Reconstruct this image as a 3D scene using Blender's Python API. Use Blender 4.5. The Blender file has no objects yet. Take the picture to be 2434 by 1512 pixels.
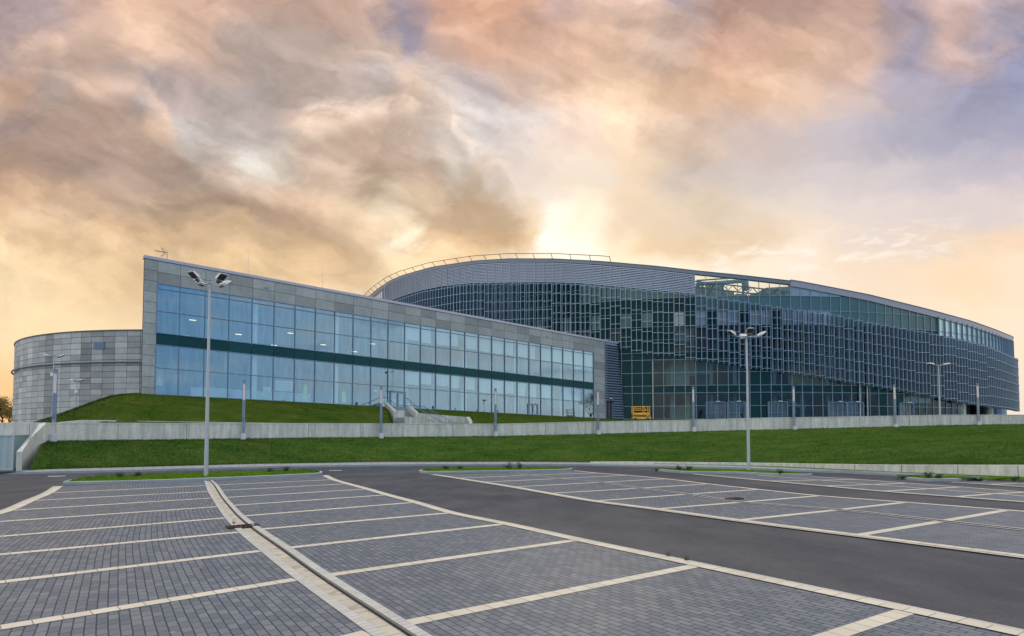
import bpy, math, random
from mathutils import Vector as V
random.seed(7)
S = bpy.context.scene
C = bpy.data.collections.new('place'); S.collection.children.link(C)
PI = math.pi
# ------------------------------------------------------------------ camera
F, CX, HZ, EYE, PITCH = 1450.0, 1216.5, 1040.0, 1.9, math.radians(2.3)
YPP = HZ - F*math.tan(PITCH)
cam = bpy.data.cameras.new('camera'); co = bpy.data.objects.new('camera', cam); C.objects.link(co)
cam.sensor_width = 36; cam.lens = F/2433*36; cam.shift_y = (YPP-756)/2433
cam.clip_end = 6000; cam.clip_start = 0.1
co.location = (0, 0, EYE); co.rotation_euler = (PI/2+PITCH, 0, 0)
S.camera = co
CP, SP = math.cos(PITCH), math.sin(PITCH)
def ray(x, y):
    a = (x-CX)/F; b = (YPP-y)/F
    return V((a, CP-b*SP, SP+b*CP))
def G(x, y, z=0.0):
    r = ray(x, y); k = (z-EYE)/r.z
    return V((r.x*k, r.y*k, z))
def at(x, y, Y):
    r = ray(x, y); k = Y/r.y
    return V((r.x*k, Y, EYE+r.z*k))
def proj(p):
    dx, dy, dz = p[0], p[1], p[2]-EYE
    f = dy*CP+dz*SP; u = -dy*SP+dz*CP
    return CX+F*dx/f, YPP-F*u/f
def interp(pts, x):
    if x <= pts[0][0]: a, b = pts[0], pts[1]
    elif x >= pts[-1][0]: a, b = pts[-2], pts[-1]
    else:
        for a, b in zip(pts, pts[1:]):
            if a[0] <= x <= b[0]: break
    t = (x-a[0])/(b[0]-a[0])
    return a[1]+(b[1]-a[1])*t
def interpc(pts, x):
    return interp(pts, min(max(x, pts[0][0]), pts[-1][0]))
def lin(c):
    return tuple((v/255/12.92 if v/255 <= .04045 else ((v/255+.055)/1.055)**2.4) for v in c)
# ------------------------------------------------------------------ render / exposure
S.view_settings.view_transform = 'Standard'; S.view_settings.look = 'None'
S.view_settings.exposure = 0.0; S.view_settings.gamma = 1.0
S.render.engine = 'CYCLES'
cy = S.cycles
cy.use_denoising = True
try: cy.denoiser = 'OPENIMAGEDENOISE'
except Exception: pass
cy.max_bounces = 8; cy.diffuse_bounces = 3; cy.glossy_bounces = 4; cy.transparent_max_bounces = 16
cy.transmission_bounces = 4; cy.caustics_reflective = False; cy.caustics_refractive = False
cy.sample_clamp_indirect = 6
# ------------------------------------------------------------------ world: nishita sky + procedural clouds by direction
W = bpy.data.worlds.new('World'); S.world = W; W.use_nodes = True
nt = W.node_tree; nt.nodes.clear()
class NT:
    def __init__(s, nt): s.nt = nt
    def n(s, t, **k):
        o = s.nt.nodes.new(t)
        for a, b in k.items(): setattr(o, a, b)
        return o
    def put(s, sock, v):
        if isinstance(v, bpy.types.NodeSocket): s.nt.links.new(v, sock)
        elif v is not None: sock.default_value = v
    def m(s, op, a, b=None, c=None, clamp=False):
        o = s.n('ShaderNodeMath', operation=op, use_clamp=clamp)
        for i, v in enumerate((a, b, c)):
            if v is not None: s.put(o.inputs[i], v)
        return o.outputs[0]
    def vm(s, op, a, b=None, c=None):
        o = s.n('ShaderNodeVectorMath', operation=op)
        s.put(o.inputs[0], a)
        if b is not None: s.put(o.inputs['Scale'] if op == 'SCALE' else o.inputs[1], b)
        return o.outputs[1] if op in ('DOT_PRODUCT', 'LENGTH', 'DISTANCE') else o.outputs[0]
    def xyz(s, x, y, z=0.0):
        o = s.n('ShaderNodeCombineXYZ')
        for i, v in enumerate((x, y, z)): s.put(o.inputs[i], v)
        return o.outputs[0]
    def sep(s, v):
        o = s.n('ShaderNodeSeparateXYZ'); s.put(o.inputs[0], v); return o.outputs
    def noise(s, vec, scale=5, detail=4, rough=.5, dist=0, col=False, dim='3D'):
        o = s.n('ShaderNodeTexNoise', noise_dimensions=dim)
        s.put(o.inputs['Vector'], vec); s.put(o.inputs['Scale'], scale); s.put(o.inputs['Detail'], detail)
        s.put(o.inputs['Roughness'], rough); s.put(o.inputs['Distortion'], dist)
        return o.outputs['Color' if col else 'Fac']
    def ramp(s, f, stops, interp='LINEAR'):
        o = s.n('ShaderNodeValToRGB'); s.put(o.inputs[0], f)
        cr = o.color_ramp; cr.interpolation = interp
        while len(cr.elements) < len(stops): cr.elements.new(1.0)
        for e, (p, c) in zip(cr.elements, sorted(stops, key=lambda q: q[0])):
            e.position = p; e.color = tuple(c)+(1,) if len(c) == 3 else c
        return o.outputs[0]
    def mix(s, f, a, b, mode='MIX'):
        o = s.n('ShaderNodeMix', data_type='RGBA', blend_type=mode)
        s.put(o.inputs[0], f); s.put(o.inputs[6], a); s.put(o.inputs[7], b)
        return o.outputs[2]
    def smooth(s, x, a, b):
        o = s.n('ShaderNodeMapRange', interpolation_type='SMOOTHSTEP')
        s.put(o.inputs[0], x); s.put(o.inputs[1], a); s.put(o.inputs[2], b); s.put(o.inputs[3], 0.0); s.put(o.inputs[4], 1.0)
        return o.outputs[0]
SUN_EL, SUN_AZ = math.radians(16), math.radians(6.4)      # azimuth measured from +Y towards +X
w = NT(nt)
tc = w.n('ShaderNodeTexCoord').outputs['Generated']
dx, dy, dz = w.sep(tc)
az = w.m('ARCTAN2', dx, dy)                                # 0 ahead, + right
hy = w.m('SQRT', w.m('ADD', w.m('MULTIPLY', dx, dx), w.m('MULTIPLY', dy, dy)))
azc = w.m('MINIMUM', w.m('MAXIMUM', az, -1.0), 1.0)
te = w.m('DIVIDE', dz, w.m('MAXIMUM', hy, .02))
U = w.m('TANGENT', azc)                                    # tangent-plane sky coordinates of the western sky
E = w.m('MINIMUM', w.m('DIVIDE', te, w.m('COSINE', azc)), 3.0)
# polar coordinates around the sun glow, for cloud streaks that fan out from it
su, se = .10, .30
ru = w.m('SUBTRACT', U, su); re = w.m('SUBTRACT', E, se)
rad = w.m('SQRT', w.m('ADD', w.m('MULTIPLY', ru, ru), w.m('MULTIPLY', re, re)))
ux = w.m('DIVIDE', ru, w.m('ADD', rad, .12)); uy = w.m('DIVIDE', re, w.m('ADD', rad, .12))
lr = w.m('LOGARITHM', w.m('ADD', rad, .12), 2.718)
streak_c = w.xyz(w.m('MULTIPLY', ux, 3.2), w.m('MULTIPLY', uy, 3.2), w.m('MULTIPLY', lr, .9))
streak = w.noise(streak_c, 1.7, 6, .55, .4)
streak2 = w.noise(w.vm('ADD', streak_c, (7.3, 1.1, 4.2)), 3.6, 7, .6, .5)
flat = w.xyz(U, w.m('MULTIPLY', E, 1.5), 0.0)
wc = w.noise(flat, 2.6, 5, .55, .0, col=True)
wf = w.noise(w.vm('ADD', flat, (3.1, 5.7, 1.0)), 7.0, 7, .60, .35, col=True)
w1 = w.vm('SCALE', w.vm('SUBTRACT', wc, (.5, .5, .5)), .14)
w2 = w.vm('SCALE', w.vm('SUBTRACT', wf, (.5, .5, .5)), .17)
wx, wy, wz = w.sep(w.vm('ADD', w1, w2))
sw = w.m('MULTIPLY', w.m('SUBTRACT', streak, .5), .07)     # streak warp, tangential to the fan
Uw = w.m('ADD', U, w.m('SUBTRACT', wx, w.m('MULTIPLY', uy, sw)))
Ew = w.m('ADD', E, w.m('ADD', w.m('MULTIPLY', wy, .8), w.m('MULTIPLY', ux, sw)))
f_u = w.m('DIVIDE', w.m('ADD', Uw, .86), 1.72, clamp=True)
rows = [
 (-40, [(0,(165,150,150)),(300,(215,182,158)),(500,(204,172,152)),(700,(198,168,152)),(900,(212,184,166)),(955,(168,155,163)),(1060,(216,172,147)),(1200,(224,178,150)),(1350,(190,165,156)),(1450,(215,185,168)),(1550,(218,190,175)),(1630,(178,163,168)),(1750,(184,152,138)),(1900,(190,160,148)),(2070,(200,170,155)),(2190,(168,156,168)),(2310,(208,182,174)),(2433,(190,175,180))]),
 (90, [(0,(170,152,148)),(200,(192,168,152)),(300,(224,194,170)),(450,(208,178,158)),(600,(182,168,158)),(800,(186,168,158)),(885,(204,184,168)),(962,(160,155,172)),(1060,(210,178,160)),(1150,(222,180,155)),(1300,(208,174,153)),(1450,(228,194,168)),(1570,(205,182,168)),(1720,(206,168,148)),(1900,(216,182,158)),(2080,(212,182,165)),(2190,(164,160,178)),(2300,(205,180,172)),(2433,(158,160,186))]),
 (200, [(0,(205,174,152)),(110,(178,162,152)),(200,(192,168,152)),(310,(172,163,162)),(450,(188,174,168)),(600,(176,167,162)),(750,(188,172,162)),(870,(182,172,167)),(960,(222,200,180)),(1040,(206,194,186)),(1110,(188,180,182)),(1220,(206,184,170)),(1350,(228,198,172)),(1480,(238,208,178)),(1600,(232,198,168)),(1750,(228,192,163)),(1900,(228,198,172)),(2050,(208,188,178)),(2150,(174,170,182)),(2433,(152,158,186))]),
 (300, [(0,(164,146,138)),(150,(180,156,140)),(300,(188,166,150)),(370,(222,194,170)),(430,(206,200,194)),(550,(202,193,187)),(650,(186,176,168)),(760,(208,183,166)),(850,(220,193,172)),(950,(206,184,168)),(1060,(222,212,202)),(1130,(206,202,202)),(1250,(210,201,196)),(1350,(226,206,190)),(1490,(244,218,188)),(1650,(222,198,178)),(1800,(206,192,186)),(2000,(194,189,196)),(2200,(176,176,192)),(2433,(168,170,192))]),
 (400, [(0,(186,158,138)),(200,(168,148,136)),(350,(184,162,146)),(470,(198,184,172)),(560,(222,220,210)),(650,(212,202,188)),(740,(228,206,184)),(850,(196,174,154)),(1000,(196,174,154)),(1080,(214,204,188)),(1140,(196,180,160)),(1210,(214,203,192)),(1300,(222,211,200)),(1400,(230,218,200)),(1500,(238,216,188)),(1650,(204,194,184)),(1800,(212,204,198)),(2000,(212,206,206)),(2433,(194,190,202))]),
 (500, [(0,(232,198,162)),(150,(216,186,154)),(300,(192,168,144)),(500,(182,160,138)),(700,(204,176,148)),(850,(232,210,178)),(900,(245,228,200)),(960,(216,194,164)),(1080,(190,166,138)),(1200,(188,164,134)),(1262,(232,212,182)),(1320,(255,248,232)),(1400,(253,240,212)),(1500,(226,206,180)),(1650,(220,204,180)),(1800,(228,216,202)),(2000,(226,216,210)),(2433,(222,212,208))]),
 (570, [(0,(244,212,170)),(150,(222,192,152)),(350,(214,184,148)),(550,(204,178,142)),(800,(220,190,150)),(900,(234,208,170)),(970,(255,242,212)),(1030,(214,184,146)),(1200,(196,166,128)),(1258,(226,200,160)),(1310,(255,255,244)),(1400,(255,252,236)),(1480,(250,230,198)),(1600,(226,202,166)),(1750,(226,206,176)),(1900,(238,222,202)),(2100,(232,220,210)),(2300,(240,220,196)),(2433,(244,218,188))]),
 (650, [(0,(252,228,184)),(300,(244,214,168)),(600,(236,206,160)),(850,(236,206,164)),(950,(250,228,184)),(1100,(240,210,166)),(1300,(255,244,218)),(1500,(254,238,206)),(1700,(250,236,212)),(1900,(246,232,212)),(2100,(246,226,200)),(2300,(250,224,188)),(2433,(250,230,202))]),
 (800, [(0,(255,230,184)),(400,(255,232,188)),(1200,(254,238,205)),(1900,(250,236,212)),(2433,(252,234,206))]),
 (1010, [(0,(250,206,142)),(500,(252,220,165)),(1200,(250,228,190)),(1900,(244,230,206)),(2433,(242,230,212))]),
]
def upos(x): return min(1, max(0, ((x-CX)/F+.86)/1.72))
rampc = [(( HZ-y)/F, w.ramp(f_u, [(upos(x), lin(c)) for x, c in st], 'EASE')) for y, st in rows]
front = rampc[-1][1]
for (e0, c0), (e1, c1) in zip(rampc[::-1], rampc[::-1][1:]):
    front = w.mix(w.smooth(Ew, e0, e1), front, c1)
# fine cloud texture
puff = w.noise(w.vm('ADD', w.xyz(Uw, w.m('MULTIPLY', Ew, 1.6), .7), (9.0, 2.0, 3.0)), 4.2, 8, .62, .5)
crisp = w.smooth(w.noise(w.vm('ADD', w.xyz(Uw, w.m('MULTIPLY', Ew, 1.3), .2), (1.0, 7.0, 5.0)), 8.5, 9, .64, .8), .36, .66)
det = w.m('ADD', w.m('ADD', w.m('MULTIPLY', w.m('SUBTRACT', crisp, .5), .13), w.m('MULTIPLY', w.m('MULTIPLY', w.m('SUBTRACT', streak2, .5), w.smooth(rad, .08, .35)), .34)), w.m('MULTIPLY', w.m('SUBTRACT', puff, .5), .86))
def edge(pts, x0, x1, soft, dark, rimk, rimc):
    global front
    f = w.m('DIVIDE', w.m('ADD', w.m('ADD', U, w.m('MULTIPLY', wx, .45)), .86), 1.72, clamp=True)
    e = w.sep(w.ramp(f, [(upos(x), ((HZ-y)/F,)*3) for x, y in pts], 'LINEAR'))[0]
    nz = w.m('ADD', w.m('MULTIPLY', w.m('SUBTRACT', puff, .5), .13), w.m('MULTIPLY', wy, .3))
    d = w.m('SUBTRACT', w.m('ADD', e, nz), E)
    win = w.m('MULTIPLY', w.smooth(U, (x0-CX)/F, (x0+90-CX)/F), w.smooth(U, (x1-CX)/F, (x1-110-CX)/F))
    ins = w.m('MULTIPLY', w.m('MULTIPLY', w.smooth(d, -.002, soft), w.smooth(d, .20, .02)), win)
    front = w.vm('SCALE', front, w.m('SUBTRACT', 1.0, w.m('MULTIPLY', ins, dark)))
    rim = w.m('MULTIPLY', w.m('MULTIPLY', w.smooth(d, -.028, .004), w.smooth(d, .045, .006)), w.m('MULTIPLY', w.m('MULTIPLY', win, w.smooth(U, (1215-CX)/F, (1090-CX)/F)), w.smooth(puff, .36, .62)))
    front = w.mix(w.m('MULTIPLY', rim, rimk), front, rimc)
EDGE_A = [(0, 120), (90, 95), (200, 180), (300, 188), (330, 215), (400, 290), (470, 372), (540, 420), (640, 452), (750, 486), (860, 548), (930, 600), (1000, 640), (2433, 640)]
EDGE_B = [(0, 260), (600, 280), (700, 290), (780, 262), (900, 232), (985, 207), (1062, 232), (1078, 275), (1112, 342), (1135, 368), (1185, 372), (1230, 440), (1272, 520), (1282, 560), (1290, 620), (2433, 640)]
EDGE_C = [(0, 600), (20, 505), (150, 520), (260, 560), (420, 620), (600, 650), (2433, 660)]
edge(EDGE_A, -60, 980, .045, .22, .36, lin((248, 216, 190))+(1,))
edge(EDGE_B, 640, 1290, .026, .22, .60, lin((255, 236, 214))+(1,))
edge(EDGE_C, -60, 560, .03, .10, .3, lin((255, 232, 196))+(1,))
clear = w.m('MULTIPLY', w.smooth(w.m('ADD', U, w.m('MULTIPLY', E, -.35)), .02, .30), w.smooth(E, .66, .48))
glow = w.smooth(w.m('ADD', w.m('MULTIPLY', w.m('SUBTRACT', U, .12), w.m('SUBTRACT', U, .12)), w.m('MULTIPLY', w.m('SUBTRACT', E, .33), w.m('SUBTRACT', E, .33))), .05, .005)
det = w.m('MULTIPLY', det, w.m('MULTIPLY', w.m('SUBTRACT', 1.0, w.m('MULTIPLY', clear, .72)), w.m('SUBTRACT', 1.0, w.m('MULTIPLY', glow, .75))))
gain = w.m('ADD', 1.0, w.m('MULTIPLY', det, w.smooth(E, .10, .42)))
front = w.vm('SCALE', front, gain)
# rows of small altocumulus low on the right
ac_c = w.xyz(w.m('MULTIPLY', U, 16.0), w.m('MULTIPLY', w.m('SUBTRACT', E, w.m('MULTIPLY', U, .06)), 55.0), 2.0)
ac = w.smooth(w.noise(ac_c, 1.0, 3, .55, .3), .47, .68)
acm = w.m('MULTIPLY', w.smooth(w.m('ABSOLUTE', w.m('SUBTRACT', w.m('SUBTRACT', E, w.m('MULTIPLY', U, .12)), .245)), .055, .01),
          w.m('MULTIPLY', w.smooth(U, .26, .36), w.smooth(U, .85, .6)))
front = w.mix(w.m('MULTIPLY', w.m('MULTIPLY', ac, acm), .75), front, lin((255, 246, 232))+(1,))
Us = w.m('ADD', U, w.m('MULTIPLY', wx, .35)); Es = w.m('ADD', E, w.m('MULTIPLY', wy, .35))
lump_n = w.noise(w.xyz(w.m('ADD', w.m('MULTIPLY', Us, 1.0), w.m('MULTIPLY', Es, .55)), w.m('MULTIPLY', w.m('SUBTRACT', Es, w.m('MULTIPLY', Us, -.35)), 1.7), 3.3), 3.4, 6, .50, .15)
lump_o = w.noise(w.xyz(w.m('ADD', w.m('ADD', w.m('MULTIPLY', Us, 1.0), w.m('MULTIPLY', Es, .55)), .018), w.m('MULTIPLY', w.m('SUBTRACT', w.m('SUBTRACT', Es, .022), w.m('MULTIPLY', Us, -.35)), 1.7), 3.3), 3.4, 6, .50, .15)
relief = w.m('MULTIPLY', w.m('SUBTRACT', lump_o, lump_n), 2.2)
lmask = w.m('MULTIPLY', w.m('MULTIPLY', w.smooth(E, .16, .30), w.m('SUBTRACT', 1.0, clear)), w.m('SUBTRACT', 1.0, glow))
front = w.vm('SCALE', front, w.m('ADD', 1.0, w.m('MULTIPLY', w.m('MINIMUM', w.m('MAXIMUM', relief, -.11), .13), lmask)))
zen = w.mix(w.smooth(te, .75, 1.6), front, lin((150, 160, 190))+(1,))
# the eastern sky behind the camera: clear pale blue with a few lit streaks
aaz = w.m('ABSOLUTE', az)
pl = w.xyz(w.m('DIVIDE', dx, w.m('ADD', w.m('ABSOLUTE', dz), .18)), w.m('DIVIDE', dy, w.m('ADD', w.m('ABSOLUTE', dz), .18)), 0.0)
cl = w.noise(pl, .9, 6, .6, .6)
blue = w.mix(w.smooth(te, .0, .5), (.46, .72, 1.0, 1), (.26, .60, 1.15, 1))
pale = w.mix(w.smooth(te, .0, .5), (1.34, 1.28, 1.22, 1), (1.38, 1.42, 1.45, 1))
back = w.mix(w.smooth(az, 2.42, 1.70), blue, pale)
back = w.mix(w.m('MULTIPLY', w.smooth(cl, .5, .72), .55), back, (1.25, 1.12, 1.0, 1))
back = w.mix(w.smooth(te, 0.7, 2.0), back, (1.15, 1.2, 1.28, 1))
bn = w.noise(w.xyz(w.m('MULTIPLY', az, 2.4), w.m('MULTIPLY', te, 15.0), 5.0), 1.0, 6, .6, .5)
lowm = w.smooth(te, .75, .45)
back = w.mix(w.m('MULTIPLY', w.m('MULTIPLY', w.smooth(bn, .50, .66), .6), lowm), back, (1.15, .98, .92, 1))
back = w.mix(w.m('MULTIPLY', w.m('MULTIPLY', w.smooth(bn, .47, .34), .6), lowm), back, (.50, .58, .74, 1))
fb = w.smooth(aaz, .80, 1.35)
zen = w.vm('MULTIPLY', zen, (1.06, 1.012, 1.01))
fb2 = w.m('MULTIPLY', fb, w.smooth(hy, .0, .3))
clouds = w.mix(fb2, zen, back)
sky = w.n('ShaderNodeTexSky', sky_type='NISHITA', sun_disc=False)
sky.sun_elevation = SUN_EL; sky.sun_rotation = SUN_AZ; sky.dust_density = 3.0
b1 = w.n('ShaderNodeBackground'); w.put(b1.inputs[0], sky.outputs[0]); b1.inputs[1].default_value = .10
b2 = w.n('ShaderNodeBackground'); w.put(b2.inputs[0], clouds); b2.inputs[1].default_value = 1.0
mx = w.n('ShaderNodeMixShader'); mx.inputs[0].default_value = .98
w.put(mx.inputs[1], b1.outputs[0]); w.put(mx.inputs[2], b2.outputs[0])
wo = w.n('ShaderNodeOutputWorld'); w.put(wo.inputs[0], mx.outputs[0])
W.cycles.sampling_method = 'MANUAL'; W.cycles.sample_map_resolution = 512
# ------------------------------------------------------------------ sun, veiled by cloud and low behind the arena
sl = bpy.data.lights.new('sun', 'SUN'); sl.energy = .6; sl.angle = math.radians(12); sl.color = (1, .86, .68)
so = bpy.data.objects.new('sun', sl); C.objects.link(so)
sd = V((math.sin(SUN_AZ)*math.cos(SUN_EL), math.cos(SUN_AZ)*math.cos(SUN_EL), math.sin(SUN_EL)))
so.rotation_euler = sd.to_track_quat('Z', 'Y').to_euler(); so.location = (20, 60, 60)

# ------------------------------------------------------------------ object helpers
class MB:
    def __init__(s): s.v = []; s.f = []; s.uv = []; s.mi = []; s.tn = []; s.m = 0; s.t = 1.0
    def face(s, pts, uv=None):
        b = len(s.v); s.v += [tuple(p) for p in pts]; s.f.append(tuple(range(b, b+len(pts))))
        s.uv.append(uv or [(0, 0)]*len(pts)); s.mi.append(s.m); s.tn.append(s.t)
    def hexa(s, p):      # p: 8 points, bottom ring then top ring
        for q in ((0,3,2,1),(4,5,6,7),(0,1,5,4),(1,2,6,5),(2,3,7,6),(3,0,4,7)):
            s.face([p[i] for i in q])
    def box(s, o, ux, uy, uz):   # corner + three edge vectors
        o, ux, uy, uz = V(o), V(ux), V(uy), V(uz)
        s.hexa([o, o+ux, o+ux+uy, o+uy, o+uz, o+ux+uz, o+ux+uy+uz, o+uy+uz])
    def cbox(s, c, sx, sy, sz, rz=0):
        a = V((math.cos(rz), math.sin(rz), 0)); b = V((-math.sin(rz), math.cos(rz), 0)); z = V((0, 0, 1))
        s.box(V(c)-a*sx/2-b*sy/2-z*sz/2, a*sx, b*sy, z*sz)
    def prism(s, poly, z0, z1):
        n = len(poly)
        a = [V((p[0], p[1], z0)) for p in poly]; b = [V((p[0], p[1], z1)) for p in poly]
        s.face(a[::-1]); s.face(b)
        for i in range(n): j = (i+1) % n; s.face([a[i], a[j], b[j], b[i]])
    def tube(s, p0, p1, r0, r1=None, n=8, caps=True):
        p0, p1 = V(p0), V(p1); r1 = r0 if r1 is None else r1
        d = (p1-p0).normalized(); a = d.orthogonal().normalized(); b = d.cross(a)
        A = [p0+(a*math.cos(2*PI*i/n)+b*math.sin(2*PI*i/n))*r0 for i in range(n)]
        B = [p1+(a*math.cos(2*PI*i/n)+b*math.sin(2*PI*i/n))*r1 for i in range(n)]
        for i in range(n): j = (i+1) % n; s.face([A[i], A[j], B[j], B[i]])
        if caps: s.face(A[::-1]); s.face(B)
    def path(s, pts, r, n=6):
        for a, b in zip(pts, pts[1:]): s.tube(a, b, r, r, n)
    def bar(s, p0, p1, wd, dp, up=(0, 0, 1)):   # rectangular bar along p0-p1; wd sideways, dp along 'up'
        p0, p1 = V(p0), V(p1); d = (p1-p0); l = d.normalized(); u = V(up); sd_ = l.cross(u).normalized(); u = sd_.cross(l).normalized()
        s.box(p0-sd_*wd/2-u*dp/2, d, sd_*wd, u*dp)
mats = {}
def obj(name, mb, mat, parent=None, smooth=False, **props):
    me = bpy.data.meshes.new(name)
    off = V(parent.location) if parent is not None and parent.parent is None else V((0, 0, 0))
    if parent is not None and parent.parent is not None: off = V(parent.get('_o', (0, 0, 0)))
    me.from_pydata([tuple(V(v)-off) for v in mb.v], [], mb.f)
    for m_ in (mat if isinstance(mat, (list, tuple)) else [mat]): me.materials.append(m_)
    uv = me.uv_layers.new(name='UVMap')
    flat_ = [c for f in mb.uv for q in f for c in q]
    uv.data.foreach_set('uv', flat_)
    me.polygons.foreach_set('material_index', mb.mi)
    if any(t != 1.0 for t in mb.tn):
        at_ = me.attributes.new('tone', 'FLOAT', 'FACE'); at_.data.foreach_set('value', mb.tn)
    if smooth: me.polygons.foreach_set('use_smooth', [True]*len(mb.f))
    me.update()
    o = bpy.data.objects.new(name, me); C.objects.link(o)
    if parent is not None:
        o.parent = parent
        o['_o'] = tuple(off)
    for k, v_ in props.items(): o[k] = v_
    return o
def thing(name, label, cat, loc=(0, 0, 0), group=None):
    o = bpy.data.objects.new(name, None); C.objects.link(o); o.location = loc; o.empty_display_size = .3
    o['label'] = label; o['category'] = cat
    if group: o['group'] = group
    return o
def single(name, mb, mat, label, cat, group=None, smooth=False):
    o = obj(name, mb, mat, None, smooth); o['label'] = label; o['category'] = cat
    if group: o['group'] = group
    return o
def struct(name, mb, mat, kind='structure', smooth=False):
    o = obj(name, mb, mat, None, smooth); o['kind'] = kind; return o
def dup(root, loc, rz=0, label=None, group=None):
    r = root.copy(); C.objects.link(r); r.location = loc; r.rotation_euler = (0, 0, rz)
    if label: r['label'] = label
    if group: r['group'] = group
    for ch in list(root.children):
        c = ch.copy(); C.objects.link(c); c.parent = r
        for g in ch.children:
            d = g.copy(); C.objects.link(d); d.parent = c
    return r
# ------------------------------------------------------------------ materials
def base_mat(name):
    m = bpy.data.materials.new(name); m.use_nodes = True; t = m.node_tree; t.nodes.clear()
    q = NT(t); out = q.n('ShaderNodeOutputMaterial'); p = q.n('ShaderNodeBsdfPrincipled')
    q.put(out.inputs[0], p.outputs[0]); return m, q, p, out
def c4(c, k=1.0): return (c[0]*k, c[1]*k, c[2]*k, 1)
def plain(name, col, rough=.5, metal=0.0, var=.12, scale=4.0, bump=0.0, spec=.5, coat=0):
    m, q, p, out = base_mat(name)
    v = q.n('ShaderNodeTexCoord').outputs['Object']
    n = q.noise(v, scale, 5, .6)
    q.put(p.inputs['Base Color'], q.mix(n, c4(col, 1-var), c4(col, 1+var)))
    q.put(p.inputs['Roughness'], q.m('ADD', rough-.06, q.m('MULTIPLY', n, .12)))
    p.inputs['Metallic'].default_value = metal; p.inputs['Specular IOR Level'].default_value = spec
    if bump:
        b = q.n('ShaderNodeBump'); b.inputs['Strength'].default_value = bump; b.inputs['Distance'].default_value = .02
        q.put(b.inputs['Height'], q.noise(v, scale*12, 4, .6)); q.put(p.inputs['Normal'], b.outputs[0])
    return m
def emis(name, col, st):
    m, q, p, out = base_mat(name)
    e = q.n('ShaderNodeEmission'); e.inputs[0].default_value = c4(col); e.inputs[1].default_value = st
    q.put(out.inputs[0], e.outputs[0]); return m
def concrete(name, col, streaks=.25, pores=.35, tone=False, lift=0.0, speck=2.0):
    m, q, p, out = base_mat(name)
    v = q.n('ShaderNodeTexCoord').outputs['Object']
    big = q.noise(v, .6, 6, .6); med = q.noise(v, 3.0, 6, .65, .3)
    st = q.noise(q.vm('MULTIPLY', v, (2.2, 2.2, .22)), 1.6, 5, .6)
    fine = q.noise(v, 22, 4, .6)
    k = q.m('ADD', q.m('MULTIPLY', q.m('SUBTRACT', big, .5), .5), q.m('MULTIPLY', q.m('SUBTRACT', med, .5), .45))
    k = q.m('ADD', k, q.m('MULTIPLY', q.m('SUBTRACT', st, .5), streaks*2))
    k = q.m('ADD', k, q.m('MULTIPLY', q.m('SUBTRACT', fine, .5), .3))
    k = q.m('ADD', k, 1.0)
    if tone:
        a = q.n('ShaderNodeAttribute', attribute_name='tone').outputs['Fac']
        k = q.m('MULTIPLY', k, a)
    colr = q.vm('SCALE', c4(col)[:3], k)
    vo = q.n('ShaderNodeTexVoronoi'); q.put(vo.inputs['Vector'], v); vo.inputs['Scale'].default_value = speck
    hole = q.smooth(vo.outputs['Distance'], .07, .035)
    colr = q.mix(q.m('MULTIPLY', hole, pores), colr, c4(col, .35))
    q.put(p.inputs['Base Color'], colr); p.inputs['Roughness'].default_value = .85; p.inputs['Specular IOR Level'].default_value = .25
    b = q.n('ShaderNodeBump'); b.inputs['Strength'].default_value = .35; b.inputs['Distance'].default_value = .02
    q.put(b.inputs['Height'], q.m('ADD', fine, med)); q.put(p.inputs['Normal'], b.outputs[0])
    return m
def glass(name, refl, fac, tint, rough=.0, wav=.0, fk=1.0):
    m, q, p, out = base_mat(name)
    g = q.n('ShaderNodeBsdfGlossy'); g.inputs[0].default_value = c4(refl); g.inputs['Roughness'].default_value = rough
    t = q.n('ShaderNodeBsdfTransparent'); t.inputs[0].default_value = c4(tint)
    lw = q.n('ShaderNodeLayerWeight'); lw.inputs[0].default_value = .35
    f = q.m('ADD', fac, q.m('MULTIPLY', lw.outputs['Fresnel'], (1-fac)*fk), clamp=True)
    if wav:
        v = q.n('ShaderNodeTexCoord').outputs['Object']
        b = q.n('ShaderNodeBump'); b.inputs['Strength'].default_value = wav; b.inputs['Distance'].default_value = .03
        q.put(b.inputs['Height'], q.noise(q.vm('MULTIPLY', v, (1, 1, .5)), .9, 3, .5)); q.put(g.inputs['Normal'], b.outputs[0])
        upright_streak = q.noise(q.vm('MULTIPLY', v, (2.6, 2.6, .25)), 1.6, 5, .65)  # tall narrow streaks vary how strongly the pane reflects
        f = q.m('MULTIPLY', f, q.m('ADD', .62, q.m('MULTIPLY', upright_streak, .76)))
    x = q.n('ShaderNodeMixShader'); q.put(x.inputs[0], f); q.put(x.inputs[1], t.outputs[0]); q.put(x.inputs[2], g.outputs[0])
    q.put(out.inputs[0], x.outputs[0]); return m
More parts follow.
